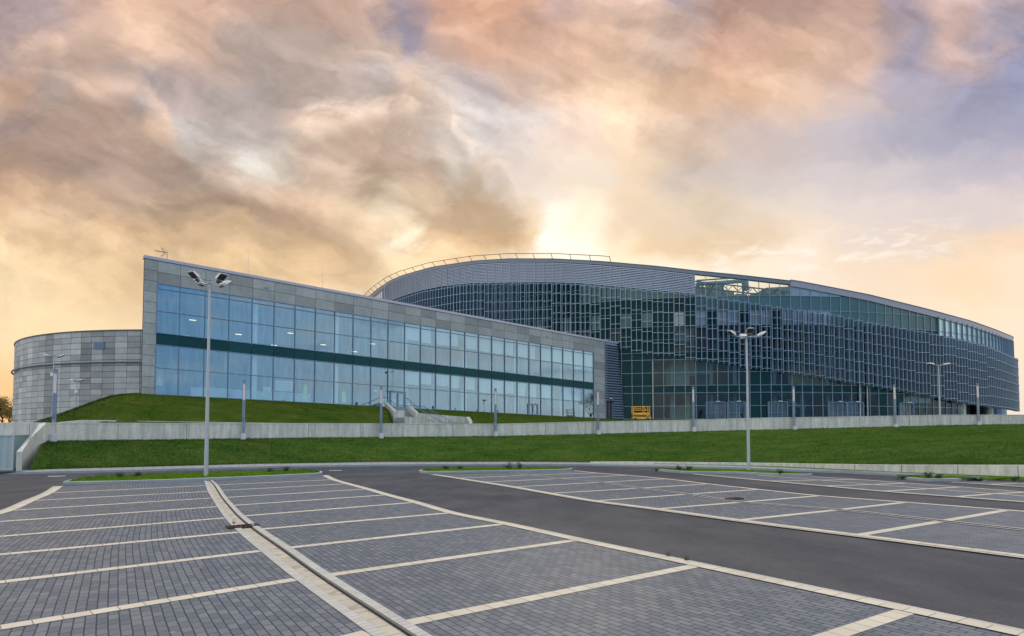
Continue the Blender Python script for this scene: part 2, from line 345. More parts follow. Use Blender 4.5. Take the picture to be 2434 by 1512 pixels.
def backed(name, col, refl, fac, rough=.05, var=.25, wav=.15, fk=.22):
    """opaque back-painted glass panel: diffuse backing under a reflecting face"""
    m, q, p, out = base_mat(name)
    v = q.n('ShaderNodeTexCoord').outputs['Object']
    n = q.noise(v, .5, 5, .6)
    a = q.n('ShaderNodeAttribute', attribute_name='tone').outputs['Fac']
    d = q.n('ShaderNodeBsdfDiffuse')
    q.put(d.inputs[0], q.vm('SCALE', q.mix(n, c4(col, 1-var), c4(col, 1+var)), a))
    g = q.n('ShaderNodeBsdfGlossy'); g.inputs[0].default_value = c4(refl); g.inputs['Roughness'].default_value = rough
    b = q.n('ShaderNodeBump'); b.inputs['Strength'].default_value = wav; b.inputs['Distance'].default_value = .03
    q.put(b.inputs['Height'], q.noise(v, .9, 2, .5)); q.put(g.inputs['Normal'], b.outputs[0])
    lw = q.n('ShaderNodeLayerWeight'); lw.inputs[0].default_value = .3
    f = q.m('ADD', fac, q.m('MULTIPLY', lw.outputs['Fresnel'], fk), clamp=True)
    x = q.n('ShaderNodeMixShader'); q.put(x.inputs[0], f); q.put(x.inputs[1], d.outputs[0]); q.put(x.inputs[2], g.outputs[0])
    q.put(out.inputs[0], x.outputs[0]); return m
def asphalt():
    m, q, p, out = base_mat('asphalt')
    v = q.n('ShaderNodeTexCoord').outputs['Object']
    big = q.noise(v, .12, 5, .6, .5); med = q.noise(q.vm('MULTIPLY', v, (1, .5, 1)), .9, 5, .6); fi = q.noise(v, 26, 3, .75); f2 = q.noise(v, 90, 2, .7)
    k = q.m('ADD', q.m('MULTIPLY', big, .5), q.m('MULTIPLY', med, .5))
    colr = q.mix(q.smooth(k, .35, .68), (.034, .043, .056, 1), (.100, .100, .101, 1))
    g = q.m('ADD', q.m('ADD', -.85, q.m('MULTIPLY', fi, 1.7)), q.m('MULTIPLY', f2, 1.3))
    g = q.m('ADD', g, q.m('MULTIPLY', q.noise(v, 6, 5, .7), .8))
    q.put(p.inputs['Base Color'], q.vm('SCALE', colr, g))
    p.inputs['Roughness'].default_value = .62; p.inputs['Specular IOR Level'].default_value = .45
    b = q.n('ShaderNodeBump'); b.inputs['Strength'].default_value = .7; b.inputs['Distance'].default_value = .01
    q.put(b.inputs['Height'], fi); q.put(p.inputs['Normal'], b.outputs[0]); return m
def pavers():
    m, q, p, out = base_mat('paver_blocks')
    uv = q.n('ShaderNodeUVMap').outputs[0]; v = q.n('ShaderNodeTexCoord').outputs['Object']
    wob = q.vm('SCALE', q.vm('SUBTRACT', q.noise(v, 3.0, 2, .5, col=True), (.5, .5, .5)), .012)
    uvw = q.vm('ADD', uv, wob)
    br = q.n('ShaderNodeTexBrick'); q.put(br.inputs['Vector'], uvw)
    br.offset = .5; br.inputs['Scale'].default_value = 1; br.inputs['Brick Width'].default_value = .2; br.inputs['Row Height'].default_value = .1
    br.inputs['Mortar Size'].default_value = .0068; br.inputs['Mortar Smooth'].default_value = .25; br.inputs['Bias'].default_value = -.1
    br.inputs['Color1'].default_value = (.134, .158, .182, 1); br.inputs['Color2'].default_value = (.236, .246, .254, 1)
    br.inputs['Mortar'].default_value = (.022, .036, .058, 1)
    big = q.noise(v, .35, 5, .6, .4); med = q.noise(v, 2.2, 5, .65)
    dust = q.smooth(q.noise(v, .8, 6, .65, .6), .56, .78)
    fi = q.noise(v, 60, 3, .6)
    k = q.m('ADD', q.m('ADD', .62, q.m('MULTIPLY', big, .32)), q.m('ADD', q.m('MULTIPLY', med, .24), q.m('MULTIPLY', fi, .2)))
    colr = q.vm('SCALE', br.outputs['Color'], k)
    colr = q.mix(q.m('MULTIPLY', dust, .42), colr, (.34, .33, .31, 1))
    stain = q.smooth(q.noise(v, .55, 6, .7, 1.2), .60, .74)
    colr = q.mix(q.m('MULTIPLY', stain, .35), colr, (.07, .075, .085, 1))
    vo = q.n('ShaderNodeTexVoronoi'); q.put(vo.inputs['Vector'], v); vo.inputs['Scale'].default_value = 1.3
    colr = q.mix(q.m('MULTIPLY', q.smooth(vo.outputs['Distance'], .05, .02), .6), colr, (.45, .42, .38, 1))
    q.put(p.inputs['Base Color'], colr)
    q.put(p.inputs['Roughness'], q.m('ADD', .42, q.m('MULTIPLY', fi, .25))); p.inputs['Specular IOR Level'].default_value = .5
    b = q.n('ShaderNodeBump'); b.inputs['Strength'].default_value = .8; b.inputs['Distance'].default_value = .008
    q.put(b.inputs['Height'], q.m('ADD', q.m('SUBTRACT', 1.0, br.outputs['Fac']), q.m('MULTIPLY', fi, .25)))
    q.put(p.inputs['Normal'], b.outputs[0]); return m
def blocks(name, col, bw=.25, rh=.23, mort=.006, dirt=.0, sand=0.0):
    m, q, p, out = base_mat(name)
    uv = q.n('ShaderNodeUVMap').outputs[0]; v = q.n('ShaderNodeTexCoord').outputs['Object']
    br = q.n('ShaderNodeTexBrick'); q.put(br.inputs['Vector'], uv); br.offset = 0
    br.inputs['Scale'].default_value = 1; br.inputs['Brick Width'].default_value = bw; br.inputs['Row Height'].default_value = rh
    br.inputs['Mortar Size'].default_value = mort; br.inputs['Mortar Smooth'].default_value = .2
    br.inputs['Color1'].default_value = c4(col, .92); br.inputs['Color2'].default_value = c4(col, 1.06); br.inputs['Mortar'].default_value = c4(col, .42)
    n = q.noise(v, 1.4, 6, .65); fi = q.noise(v, 50, 3, .6)
    k = q.m('ADD', .72, q.m('ADD', q.m('MULTIPLY', n, .36), q.m('MULTIPLY', fi, .18)))
    colr = q.vm('SCALE', br.outputs['Color'], k)
    if dirt: colr = q.mix(q.m('MULTIPLY', q.smooth(q.noise(v, 3.0, 6, .7, .5), .5, .75), dirt), colr, c4((.20, .17, .13)))
    if sand: colr = q.mix(q.m('MULTIPLY', q.smooth(q.noise(v, 2.6, 5, .6, 1.0), .55, .62), sand), colr, c4((.36, .28, .17)))
    q.put(p.inputs['Base Color'], colr); p.inputs['Roughness'].default_value = .8; p.inputs['Specular IOR Level'].default_value = .3
    b = q.n('ShaderNodeBump'); b.inputs['Strength'].default_value = .5; b.inputs['Distance'].default_value = .006
    q.put(b.inputs['Height'], q.m('ADD', q.m('SUBTRACT', 1.0, br.outputs['Fac']), q.m('MULTIPLY', fi, .3))); q.put(p.inputs['Normal'], b.outputs[0])
    return m
def grass(name, a, b_, c_, sc=1.0, tone=False):
    m, q, p, out = base_mat(name)
    v = q.n('ShaderNodeTexCoord').outputs['Object']
    big = q.noise(v, .13*sc, 6, .65, .8); med = q.noise(q.vm('MULTIPLY', v, (.6, 1, 2.0)), .7*sc, 7, .7, .8); fi = q.noise(v, 9*sc, 5, .7); f2 = q.noise(v, 34*sc, 3, .7)
    colr = q.mix(q.smooth(big, .35, .65), c4(a), c4(b_))
    colr = q.mix(q.m('MULTIPLY', q.smooth(med, .46, .68), .75), colr, c4(c_))
    colr = q.mix(q.m('MULTIPLY', q.smooth(med, .46, .33), .45), colr, c4(a, .5))
    k = q.m('ADD', -.15, q.m('ADD', q.m('MULTIPLY', fi, 1.3), q.m('MULTIPLY', f2, 1.0)))
    if tone: k = q.m('MULTIPLY', k, q.n('ShaderNodeAttribute', attribute_name='tone').outputs['Fac'])
    q.put(p.inputs['Base Color'], q.vm('SCALE', colr, k)); p.inputs['Roughness'].default_value = 1.0; p.inputs['Specular IOR Level'].default_value = .0
    b = q.n('ShaderNodeBump'); b.inputs['Strength'].default_value = 1.0; b.inputs['Distance'].default_value = .12
    q.put(b.inputs['Height'], q.m('ADD', q.m('MULTIPLY', fi, .8), q.m('MULTIPLY', f2, .4))); q.put(p.inputs['Normal'], b.outputs[0])
    return m
M_asph = asphalt(); M_pav = pavers()
M_line = blocks('beige_marker_blocks', (.80, .70, .535), .25, .5)
M_kline = blocks('beige_edge_kerb', (.66, .60, .50), 1.0, .5)
M_gut = blocks('pale_gutter_blocks', (.66, .62, .54), .10, .5, .004, .25)
M_chan = blocks('sandy_channel_slabs', (.68, .59, .45), .30, .8, .006, .3, .55)
M_dark = plain('dark_joint', (.03, .035, .04), .9)
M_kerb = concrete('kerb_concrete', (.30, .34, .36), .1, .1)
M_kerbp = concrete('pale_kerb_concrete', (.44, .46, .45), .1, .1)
M_walk = blocks('pavement_slabs', (.42, .40, .38), .5, .5, .01)
M_grass = grass('slope_grass', (.056, .118, .020), (.082, .148, .026), (.135, .172, .040))
M_grassb = grass('bright_verge_grass', (.10, .22, .012), (.13, .26, .02), (.20, .29, .04), 2.0)
M_grassd = grass('berm_grass', (.050, .100, .012), (.078, .118, .018), (.125, .145, .030))
M_tuft = grass('tuft_blades', (.060, .130, .020), (.092, .16, .028), (.16, .20, .045), 1.0, True)
M_tuftd = grass('berm_tuft_blades', (.055, .112, .015), (.085, .125, .020), (.14, .16, .04), 1.0, True)
M_soil = plain('soil', (.10, .075, .05), .95)
M_conc = concrete('cast_concrete', (.56, .56, .50), .6, .6)
M_concl = concrete('pale_cast_concrete', (.68, .655, .59), .2, .3)
M_pan = concrete('grey_panel', (.375, .40, .39), .12, .6, tone=True, speck=1.1)
M_drum = concrete('drum_panel', (.44, .465, .465), .06, .15, tone=True)
M_joint = plain('panel_joint', (.035, .045, .055), .9)
M_alu = plain('painted_aluminium', (.30, .34, .42), .42, .3, .08)
M_coping = plain('coping_metal', (.42, .42, .50), .4, .3, .06, 1.0)
M_fasc = plain('fascia_metal', (.25, .30, .36), .45, .3, .08, .6)
M_fascl = plain('pale_fascia_metal', (.38, .39, .45), .45, .3, .06, .6)
M_mull = plain('mullion_metal', (.24, .34, .44), .4, .3, .08)
M_mullw = plain('wing_mullion', (.16, .24, .34), .4, .3, .08)
M_blade = plain('screen_blade', (.15, .235, .34), .5, .3, .12, 1.0)
M_edge_lit = plain('screen_bar_lit_edge', (.28, .40, .52), .4, .4, .08, 1.0)  # paler than the blades: light caught on their edges, put into colour
M_louv = plain('louvre_slat', (.42, .48, .58), .45, .3, .08, .7)
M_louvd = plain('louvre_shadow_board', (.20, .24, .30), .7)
M_louvs = plain('side_louvre_slat', (.26, .34, .45), .45, .3, .1)
M_glw = glass('wing_glass', (.54, .82, 1.0), .33, (.66, .82, .88), 0, .12, .22)
M_gla = glass('arena_glass', (.45, .62, .72), .04, (.46, .62, .62), 0, .25, .40)
M_gld = glass('door_glass', (.55, .68, .76), .12, (.30, .40, .40), 0, .5, .4)
M_glc = glass('clear_glass', (.6, .75, .75), .08, (.90, .92, .84), 0, 0, .25)
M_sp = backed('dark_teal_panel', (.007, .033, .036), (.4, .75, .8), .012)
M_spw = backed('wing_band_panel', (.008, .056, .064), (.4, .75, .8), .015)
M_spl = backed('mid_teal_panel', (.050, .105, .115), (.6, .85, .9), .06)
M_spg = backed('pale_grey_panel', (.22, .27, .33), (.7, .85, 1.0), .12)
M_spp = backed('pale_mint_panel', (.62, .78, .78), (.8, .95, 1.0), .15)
M_roomw = plain('wing_interior', (.30, .34, .35), .9)
M_ora = plain('orange_reflection_panel', (.62, .36, .16), .8, 0, .3, .6)  # orange stands in for the sunset patch mirrored in the glass
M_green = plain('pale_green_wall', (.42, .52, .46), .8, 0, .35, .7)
M_room = plain('interior_plaster', (.50, .52, .52), .9)
M_floor = plain('interior_floor', (.20, .19, .18), .7)
M_wood = plain('interior_wood', (.035, .02, .013), .7, 0, .5, .6)
M_white = plain('white_paint', (.88, .89, .87), .6)
M_blind = plain('roller_blind', (.85, .87, .86), .8, 0, .04)
M_lamp = emis('ceiling_tube', (1, .82, .45), 2.2)
M_galv = plain('galvanised_steel', (.42, .46, .48), .45, .4, .18, 9)
M_bol = plain('bollard_paint', (.21, .265, .33), .45, .3, .1)
M_bolt = plain('bollard_cap', (.22, .28, .34), .5, .3)
M_diff = plain('opal_diffuser', (.88, .78, .73), .35, 0, .03)
M_foot = concrete('light_footing', (.55, .58, .60), .1, .1)
M_blk = plain('black_rubber', (.02, .022, .025), .6)
M_lens = plain('lamp_lens', (.045, .055, .055), .12, 0, .4, 8)
M_headw = plain('lamp_housing', (.78, .73, .71), .45, .1, .06)
M_headd = plain('lamp_housing_dark', (.10, .12, .14), .5, .3)
M_yel = plain('yellow_paint', (.90, .45, .02), .5, 0, .12, 6)
M_yeld = plain('dark_yellow_steel', (.40, .18, .02), .6, 0, .3, 6)
M_vest = plain('hi_vis_fabric', (.62, .95, .10), .7, 0, .15, 8)
M_silv = plain('reflective_tape', (.7, .72, .72), .4)
M_paper = plain('paper_sheet', (.78, .82, .80), .8, 0, .02)
M_rust = plain('rusty_grate', (.075, .045, .035), .7, .4, .4, 20)
M_twig = plain('twig_bark', (.06, .045, .03), .9)
M_leaf = plain('shrub_leaf', (.07, .10, .02), .8, 0, .4, 5)
M_leafa = plain('autumn_leaf', (.34, .24, .06), .8, 0, .5, 1.5)
M_bark = plain('tree_bark', (.07, .05, .035), .9, 0, .3, 6)
M_rail = plain('handrail_steel', (.13, .22, .30), .4, .5)
M_corr = plain('corrugated_sheet', (.33, .44, .46), .5, .2, .12, 3)
M_roof = plain('roof_membrane', (.20, .21, .22), .85)
M_truss = plain('truss_steel', (.075, .10, .095), .6)
M_plant = plain('roof_plant_cladding', (.13, .18, .155), .7)
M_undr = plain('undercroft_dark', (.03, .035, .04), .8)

# ================================================================== GROUND
b = MB()
b.face([(-1500, -1500, 0), (1500, -1500, 0), (1500, 1500, 0), (-1500, 1500, 0)])
struct('asphalt_ground', b, M_asph)
ZL = .016
def xy(p): return V((p[0], p[1]))
def offs(pl, d):
    """offset a plan polyline to its right-hand side by d"""
    out = []
    for i, p in enumerate(pl):
        a = xy(pl[max(i-1, 0)]); c = xy(pl[min(i+1, len(pl)-1)])
        t = (c-a).normalized(); n_ = V((t.y, -t.x)); out.append(xy(p)+n_*d)
    return out
def densify(pl, step=.8):
    out = []
    n = len(pl)
    for i in range(n-1):
        p0, p1, p2, p3 = xy(pl[max(i-1, 0)]), xy(pl[i]), xy(pl[i+1]), xy(pl[min(i+2, n-1)])
        k = max(2, int((p2-p1).length/step))
        for j in range(k):
            t = j/k
            out.append(.5*((2*p1)+(p2-p0)*t+(2*p0-5*p1+4*p2-p3)*t*t+(3*p1-p0-3*p2+p3)*t**3))
    out.append(xy(pl[-1])); return out
def strip(b, pl, d0, d1, z, z2=None, thick=0.0, v0=0.02):
    A, B = offs(pl, d0), offs(pl, d1); z2 = z if z2 is None else z2; s = 0
    for i in range(len(pl)-1):
        l = (xy(pl[i+1])-xy(pl[i])).length; h = abs(d1-d0)
        a, c, d, e = A[i], A[i+1], B[i+1], B[i]
        pts = [V((a.x, a.y, z)), V((e.x, e.y, z2)), V((d.x, d.y, z2)), V((c.x, c.y, z))]
        uv = [(s, v0), (s, v0+h), (s+l, v0+h), (s+l, v0)]
        if d1 < d0: pts, uv = pts[::-1], uv[::-1]
        b.face(pts, uv)
        if thick:
            for P, Q, zz in ((a, c, z), (e, d, z2)):
                b.face([V((P.x, P.y, zz-thick)), V((Q.x, Q.y, zz-thick)), V((Q.x, Q.y, zz)), V((P.x, P.y, zz))], [(s, 0.02), (s+l, .02), (s+l, .02+thick), (s, .02+thick)])
        s += l
def ruled(b, A, B, z, u0=0, flip=False):
    """surface between plan polylines; u = length along, v = metres across"""
    s = u0
    for i in range(len(A)-1):
        l = ((xy(A[i+1])-xy(A[i])).length+(xy(B[i+1])-xy(B[i])).length)/2
        w0 = (xy(A[i])-xy(B[i])).length; w1 = (xy(A[i+1])-xy(B[i+1])).length
        pts = [V((A[i][0], A[i][1], z)), V((B[i][0], B[i][1], z)), V((B[i+1][0], B[i+1][1], z)), V((A[i+1][0], A[i+1][1], z))]
        uv = [(s, 0), (s, w0), (s+l, w1), (s+l, 0)]
        if flip: pts, uv = pts[::-1], uv[::-1]
        b.face(pts, uv); s += l
def P(pts): return [xy(G(x, y, ZL)) for x, y in pts]
def extrap(pl, n):
    pl = list(pl)
    for _ in range(n): pl.append(pl[-1]+(pl[-1]-pl[-2]))
    return pl
# --- lot 1
C1R = P([(505, 1142.9), (517, 1152.8), (527, 1166), (538, 1182.6), (555, 1201.5), (580, 1226.6), (622, 1258), (690, 1302), (785, 1367), (968, 1481)])
R1 = P([(765, 1130), (786, 1140.6), (818.7, 1150.5), (864.5, 1163), (911.5, 1177), (977.5, 1195), (1062, 1220), (1191, 1246.6), (1362.5, 1285), (1647, 1346), (2149, 1454.6)])
dR = (P([(1975, 1512)])[0]-R1[-1]).normalized()
C1R.append(R1[-1]+dR*(C1R[-1]-R1[-2]).length)
C1R = extrap(C1R, 3); R1 = extrap(R1, 3)
C1L = P([(485, 1143.2), (489, 1154.4), (493.5, 1168.5), (503, 1184), (515.5, 1204.7), (534.3, 1231.4), (565.8, 1265.4), (617.7, 1310), (701, 1377.6), (873.7, 1505)])
L1x = P([(150, 1155.5), (127, 1171.7), (86, 1189.6), (34.6, 1213), (0, 1240), (0, 1275.4), (0, 1318.5), (0, 1384), (0, 1492)])
L1 = []
for i, (c, l) in enumerate(zip(C1L, L1x)):
    L1.append(l if i < 4 else c+(l-c).normalized()*5.0)
L1.append(C1L[9]+(L1[-1]-C1L[8]))
for _ in range(4):
    C1L.append(C1R[len(C1L)]+(C1L[9]-C1R[9]))
    L1.append(C1L[-1]+(L1[-1]-C1L[len(L1)-1]))
L1 = L1[:len(C1L)]
def dens2(A, B, k=6):
    """densify two matched polylines together so that stall lines stay straight"""
    def cr(pl, i, t):
        n = len(pl); p0, p1, p2, p3 = pl[max(i-1, 0)], pl[i], pl[i+1], pl[min(i+2, n-1)]
        return .5*((2*p1)+(p2-p0)*t+(2*p0-5*p1+4*p2-p3)*t*t+(3*p1-p0-3*p2+p3)*t**3)
    n = min(len(A), len(B)); a, c = [], []
    for i in range(n-1):
        for j in range(k): a.append(cr(A[:n], i, j/k)); c.append(cr(B[:n], i, j/k))
    a.append(A[n-1]); c.append(B[n-1]); return a, c
pav = MB(); lines = MB(); edges = MB(); gut = MB(); chan = MB(); dark = MB()
def stall_lines(b, A, B, sk=(0,), wd=.2):
    for i, (a, c) in enumerate(zip(A, B)):
        if i in sk: continue
        pl = [a+(c-a)*(j/20) for j in range(21)]
        strip(b, pl, -wd/2, wd/2, ZL+.005)
a, c = dens2(L1, C1L); ruled(pav, a, c, ZL); DL1 = a; DC1L = c
a, c = dens2(C1R, R1); ruled(pav, a, c, ZL, .07); DC1R = a; DR1 = c
stall_lines(lines, L1, C1L); stall_lines(lines, C1R, R1)
# order runs from far to near, so the right-hand side of travel is screen left
strip(lines, DR1, -.20, .0, ZL+.010); strip(edges, DR1, -.30, -.205, ZL+.006)
strip(lines, DL1, .0, .20, ZL+.010); strip(edges, DL1, .205, .32, ZL+.006)
m_ = min(len(DC1L), len(DC1R))
mid = [(DC1L[i]+(DC1R[i]-DC1L[i])*.5) for i in range(m_)]
def between(t): return [DC1L[i]+(DC1R[i]-DC1L[i])*t for i in range(m_)]
def lane(b, t0, t1, z, th=0, bed=None):
    A, B = between(t0), between(t1); s = 0
    for i in range(m_-1):
        l = (A[i+1]-A[i]).length; h = (B[i]-A[i]).length
        b.face([V((A[i].x, A[i].y, z)), V((B[i].x, B[i].y, z)), V((B[i+1].x, B[i+1].y, z)), V((A[i+1].x, A[i+1].y, z))][::-1], [(s, .02), (s, .02+h), (s+l, .02+h), (s+l, .02)][::-1])
        if th:
            for Q in (A, B): b.face([V((Q[i].x, Q[i].y, z-th)), V((Q[i+1].x, Q[i+1].y, z-th)), V((Q[i+1].x, Q[i+1].y, z)), V((Q[i].x, Q[i].y, z))])
        s += l
lane(gut, .0, .27, ZL+.012, .02); lane(chan, .27, .70, ZL-.010); lane(dark, .66, .76, ZL-.005); lane(gut, .74, 1.0, ZL+.025, .06)
# --- lot 2
def lot(rows_, near=2, gutter=True, edgew=.2):
    A = P([r[0] for r in rows_]); M_ = P([r[1] for r in rows_]); B = P([r[2] for r in rows_])
    A, M_, B = extrap(A, near), extrap(M_, near), extrap(B, near)
    da, dm = dens2(A, M_); _, db = dens2(M_, B)
    ruled(pav, da, dm, ZL); ruled(pav, dm, db, ZL)
    stall_lines(lines, A, M_); stall_lines(lines, M_, B)
    strip(lines, da, -.02, edgew, ZL+.010); strip(edges, da, edgew+.01, edgew+.12, ZL+.006)
    strip(lines, db, .02, -edgew, ZL+.010)
    if gutter: strip(dark, dm, -.09, .09, ZL+.012); strip(gut, dm, .092, .18, ZL+.013); strip(gut, dm, -.092, -.18, ZL+.013)
    else: strip(lines, dm, -.08, .08, ZL+.011)
    return da, dm, db
LT2 = lot([((1034, 1127.7), (1219, 1123.6), (1361, 1118.9)), ((1093.7, 1136.5), (1254, 1129.8), (1414, 1124.5)), ((1153.5, 1145.9), (1326, 1137.7), (1486.6, 1130)),
     ((1227, 1157.5), (1427, 1146.5), (1578, 1138.6)), ((1313.7, 1172.6), (1518, 1160.7), (1678, 1150.6)), ((1420.6, 1190.5), (1634, 1174.8), (1797.7, 1163.8)),
     ((1568, 1209.4), (1763, 1193.7), (1942, 1179)), ((1763, 1236), (1991.7, 1212), (2147, 1194.6)), ((2044.8, 1271.3), (2239, 1238.8), (2388, 1213.3))], 3)
lot([((1653, 1127), (1800, 1130), (1926, 1132.7)), ((1832.7, 1143.3), (1946, 1141.5), (2034, 1139.8)), ((1963.5, 1155), (2073, 1152), (2151, 1148.6)),
     ((2101.4, 1167.4), (2204, 1162), (2278, 1158)), ((2274.7, 1180.5), (2359.5, 1174), (2433, 1170))], 3, False, .16)
lot([((2264, 1146), (2330, 1144), (2400, 1142)), ((2353, 1151.5), (2420, 1149), (2490, 1147)), ((2440, 1157.5), (2510, 1155), (2580, 1152))], 2, False, .14)
struct('paver_surface', pav, M_pav); struct('parking_line', lines, M_line); struct('lot_edge_kerb', edges, M_kline)
struct('gutter_kerb', gut, M_gut); struct('gutter_channel', chan, M_chan); struct('gutter_joint', dark, M_dark)

# --- drain grates and manholes
def grate(cx, cy_, ang, L, Wd, label):
    t = thing('drain_grate', label, 'drain grate', (cx, cy_, ZL), 'drain grates in the parking gutters')
    a = V((math.cos(ang), math.sin(ang), 0)); n_ = V((-a.y, a.x, 0)); o = V((cx, cy_, ZL))
    b = MB()
    for s_ in (-1, 1): b.box(o-a*L/2+n_*(s_*Wd/2-.02)+V((0, 0, .005)), a*L, n_*.04, (0, 0, .035))
    for s_ in (-1, 1): b.box(o+a*(s_*L/2-.02)-n_*Wd/2+V((0, 0, .006)), a*.04, n_*Wd, (0, 0, .036))
    obj('frame', b, M_rust, t)
    b = MB(); k = int(L/.085)
    for i in range(k):
        q = o-a*(L/2-.05)+a*((L-.1)*i/(k-1)); b.box(q-n_*(Wd/2-.02)-a*.017+V((0, 0, .004)), a*.034+n_*.0, n_*(Wd-.04)+a*.03, (0, 0, .03))
    obj('bar', b, M_rust, t)
    b = MB(); b.box(o-a*(L/2)-n_*(Wd/2)+V((0, 0, -.02)), a*L, n_*Wd, (0, 0, .0215)); obj('pit', b, M_blk, t)
g0, g1 = G(541, 1256, ZL), G(611, 1250, ZL)
grate((g0.x+g1.x)/2, (g0.y+g1.y)/2, math.atan2(g1.y-g0.y, g1.x-g0.x), (g1-g0).length, .26, 'rusty drain grate crossing the pale gutter of the nearest parking bay')
g2 = G(1745, 1187, ZL); grate(g2.x, g2.y, math.atan2(dR.y, dR.x), .5, .26, 'dark drain grate on the thin gutter of the second parking bay')
for (x, y, lab) in ((135, 1132, 'pale manhole cover in the asphalt left of the first grass island'), (797, 1118.5, 'pale manhole cover in the asphalt between the first two grass islands')):
    p = G(x, y); b = MB(); pl = [(p.x+.36*math.cos(i*PI/12), p.y+.36*math.sin(i*PI/12)) for i in range(24)]; b.prism(pl, .002, .014)
    t = thing('manhole_cover', lab, 'manhole cover', (p.x, p.y, 0), 'manhole covers in the access road')
    obj('rim', b, M_concl, t)
    b = MB(); pl = [(p.x+.26*math.cos(i*PI/12), p.y+.26*math.sin(i*PI/12)) for i in range(24)]; b.prism(pl, .014, .022); obj('lid', b, M_kerb, t)

# --- grass islands
blades_b = MB()
def tuft(b, x, y, z, h, k=3, sp=.05):
    for _ in range(k):
        a = random.uniform(0, 2*PI); r = random.uniform(0, sp); px, py = x+math.cos(a)*r, y+math.sin(a)*r
        d = random.uniform(0, 2*PI); w_ = .006+h*.05; hh = h*random.uniform(.6, 1.2); le = random.uniform(-.4, .4)*hh
        b.t = random.choice((.45, .7, .9, 1.1, 1.3, 1.7))
        b.face([(px-math.cos(d)*w_, py-math.sin(d)*w_, z), (px+math.cos(d)*w_, py+math.sin(d)*w_, z), (px+math.sin(d)*le, py+math.cos(d)*le, z+hh)])
def inside(pl, x, y):
    c = False; n = len(pl)
    for i in range(n):
        a, d = pl[i], pl[(i+1) % n]
        if (a[1] > y) != (d[1] > y) and x < (d[0]-a[0])*(y-a[1])/(d[1]-a[1])+a[0]: c = not c
    return c
kerbs = MB(); isl = MB(); isl_polys = []
def island(front, back):
    """front: pixels of the kerb foot, left to right; back: pixels of the rear kerb top, right to left"""
    fr = [xy(G(x, y, 0)) for x, y in front]; bk = [xy(G(x, y, .12)) for x, y in back]
    pl = [xy(p) for p in densify(fr+bk+[fr[0]], 1.2)][:-1]
    cen = sum(pl, V((0, 0)))/len(pl)
    n = len(pl); inn = []
    for i in range(n):
        t = (pl[(i+1) % n]-pl[i-1]).normalized(); inn.append(pl[i]+V((-t.y, t.x))*.14)
    for i in range(n):
        j = (i+1) % n; a, c, d, e = pl[i], pl[j], inn[j], inn[i]
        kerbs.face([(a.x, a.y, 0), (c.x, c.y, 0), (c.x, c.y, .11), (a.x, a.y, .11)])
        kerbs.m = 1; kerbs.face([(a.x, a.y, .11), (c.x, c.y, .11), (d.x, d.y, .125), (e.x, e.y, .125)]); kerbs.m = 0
    isl_polys.append(inn)
    for i in range(n):
        j = (i+1) % n; rings = []
        for f, z in ((1, .116), (.85, .15), (.45, .19)): rings.append((cen+(inn[i]-cen)*f, cen+(inn[j]-cen)*f, z))
        for (a0, b0, z0), (a1, b1, z1) in zip(rings, rings[1:]): isl.face([(a0.x, a0.y, z0), (b0.x, b0.y, z0), (b1.x, b1.y, z1), (a1.x, a1.y, z1)])
        a1, b1, z1 = rings[-1]; isl.face([(a1.x, a1.y, z1), (b1.x, b1.y, z1), (cen.x, cen.y, .2)])
    xs = [p.x for p in inn]; ys = [p.y for p in inn]
    for _ in range(int((max(xs)-min(xs))*(max(ys)-min(ys))*26)):
        x, y = random.uniform(min(xs), max(xs)), random.uniform(min(ys), max(ys))
        if inside(inn, x, y): tuft(blades_b, x, y, .14, .08, 4, .1)
island([(149, 1152.3), (297, 1149.6), (486, 1142.7), (653, 1135.5), (755, 1130), (765, 1127.5)], [(763, 1119), (732, 1116.6), (653, 1118.8), (400, 1125.6), (300, 1129.6), (204, 1133), (160, 1141)])
island([(995, 1122.5), (1015, 1126.3), (1120, 1124.5), (1247, 1122.4), (1350, 1119.6), (1359, 1117)], [(1352, 1112.9), (1247, 1111.2), (1120, 1111.8), (1018, 1113.6), (998, 1116.5)])
island([(1553, 1118.5), (1628, 1125.7), (1744, 1126.8), (1835, 1131.2), (1920, 1132.6), (1928, 1130.5)], [(1912, 1125.6), (1850, 1121.8), (1786, 1118.7), (1680, 1115.2), (1575, 1113.4), (1556, 1114.5)])
island([(2134, 1136.8), (2160, 1141), (2211, 1144.6), (2300, 1142.5), (2314, 1140)], [(2295, 1136.6), (2230, 1133.6), (2165, 1131.6), (2138, 1133)])
island([(2330, 1141), (2380, 1144.3), (2440, 1148), (2560, 1154)], [(2560, 1147), (2440, 1141.8), (2370, 1139), (2336, 1138.5)])
struct('island_kerb', kerbs, [M_kerb, M_kerbp]); struct('island_turf', isl, M_grassb)
obj('grass', blades_b, M_grassb, kind='stuff')

# --- far pavement with kerb
KB = [(-160, 1131.5), (0, 1128.8), (78.6, 1126.4), (138, 1125), (297, 1122), (653, 1112), (996, 1107), (1247, 1106.3), (1402, 1107.2), (1549, 1110.4), (1780, 1116), (1841, 1119), (2006, 1125), (2433, 1147), (2700, 1163)]
FT = [(-160, 1126), (0, 1122.6), (41, 1120.9), (100, 1115.6), (200, 1113), (297, 1110.7), (594, 1103), (908, 1098.2), (1247, 1098.0), (1402, 1099.2), (1549, 1102.3), (1780, 1108.8), (1841, 1111.3), (2133, 1124.4), (2433, 1139.8), (2700, 1155)]
XS = [-160, -80, 0, 41, 70, 100, 138, 200, 297, 380, 450, 520, 594, 653, 720, 800, 908, 996, 1080, 1160, 1247, 1320, 1402, 1480, 1549, 1640, 1700, 1780, 1841, 1930, 2006, 2070, 2133, 2230, 2330, 2433, 2560, 2700, 2900, 3100]
b = MB(); b2 = MB()
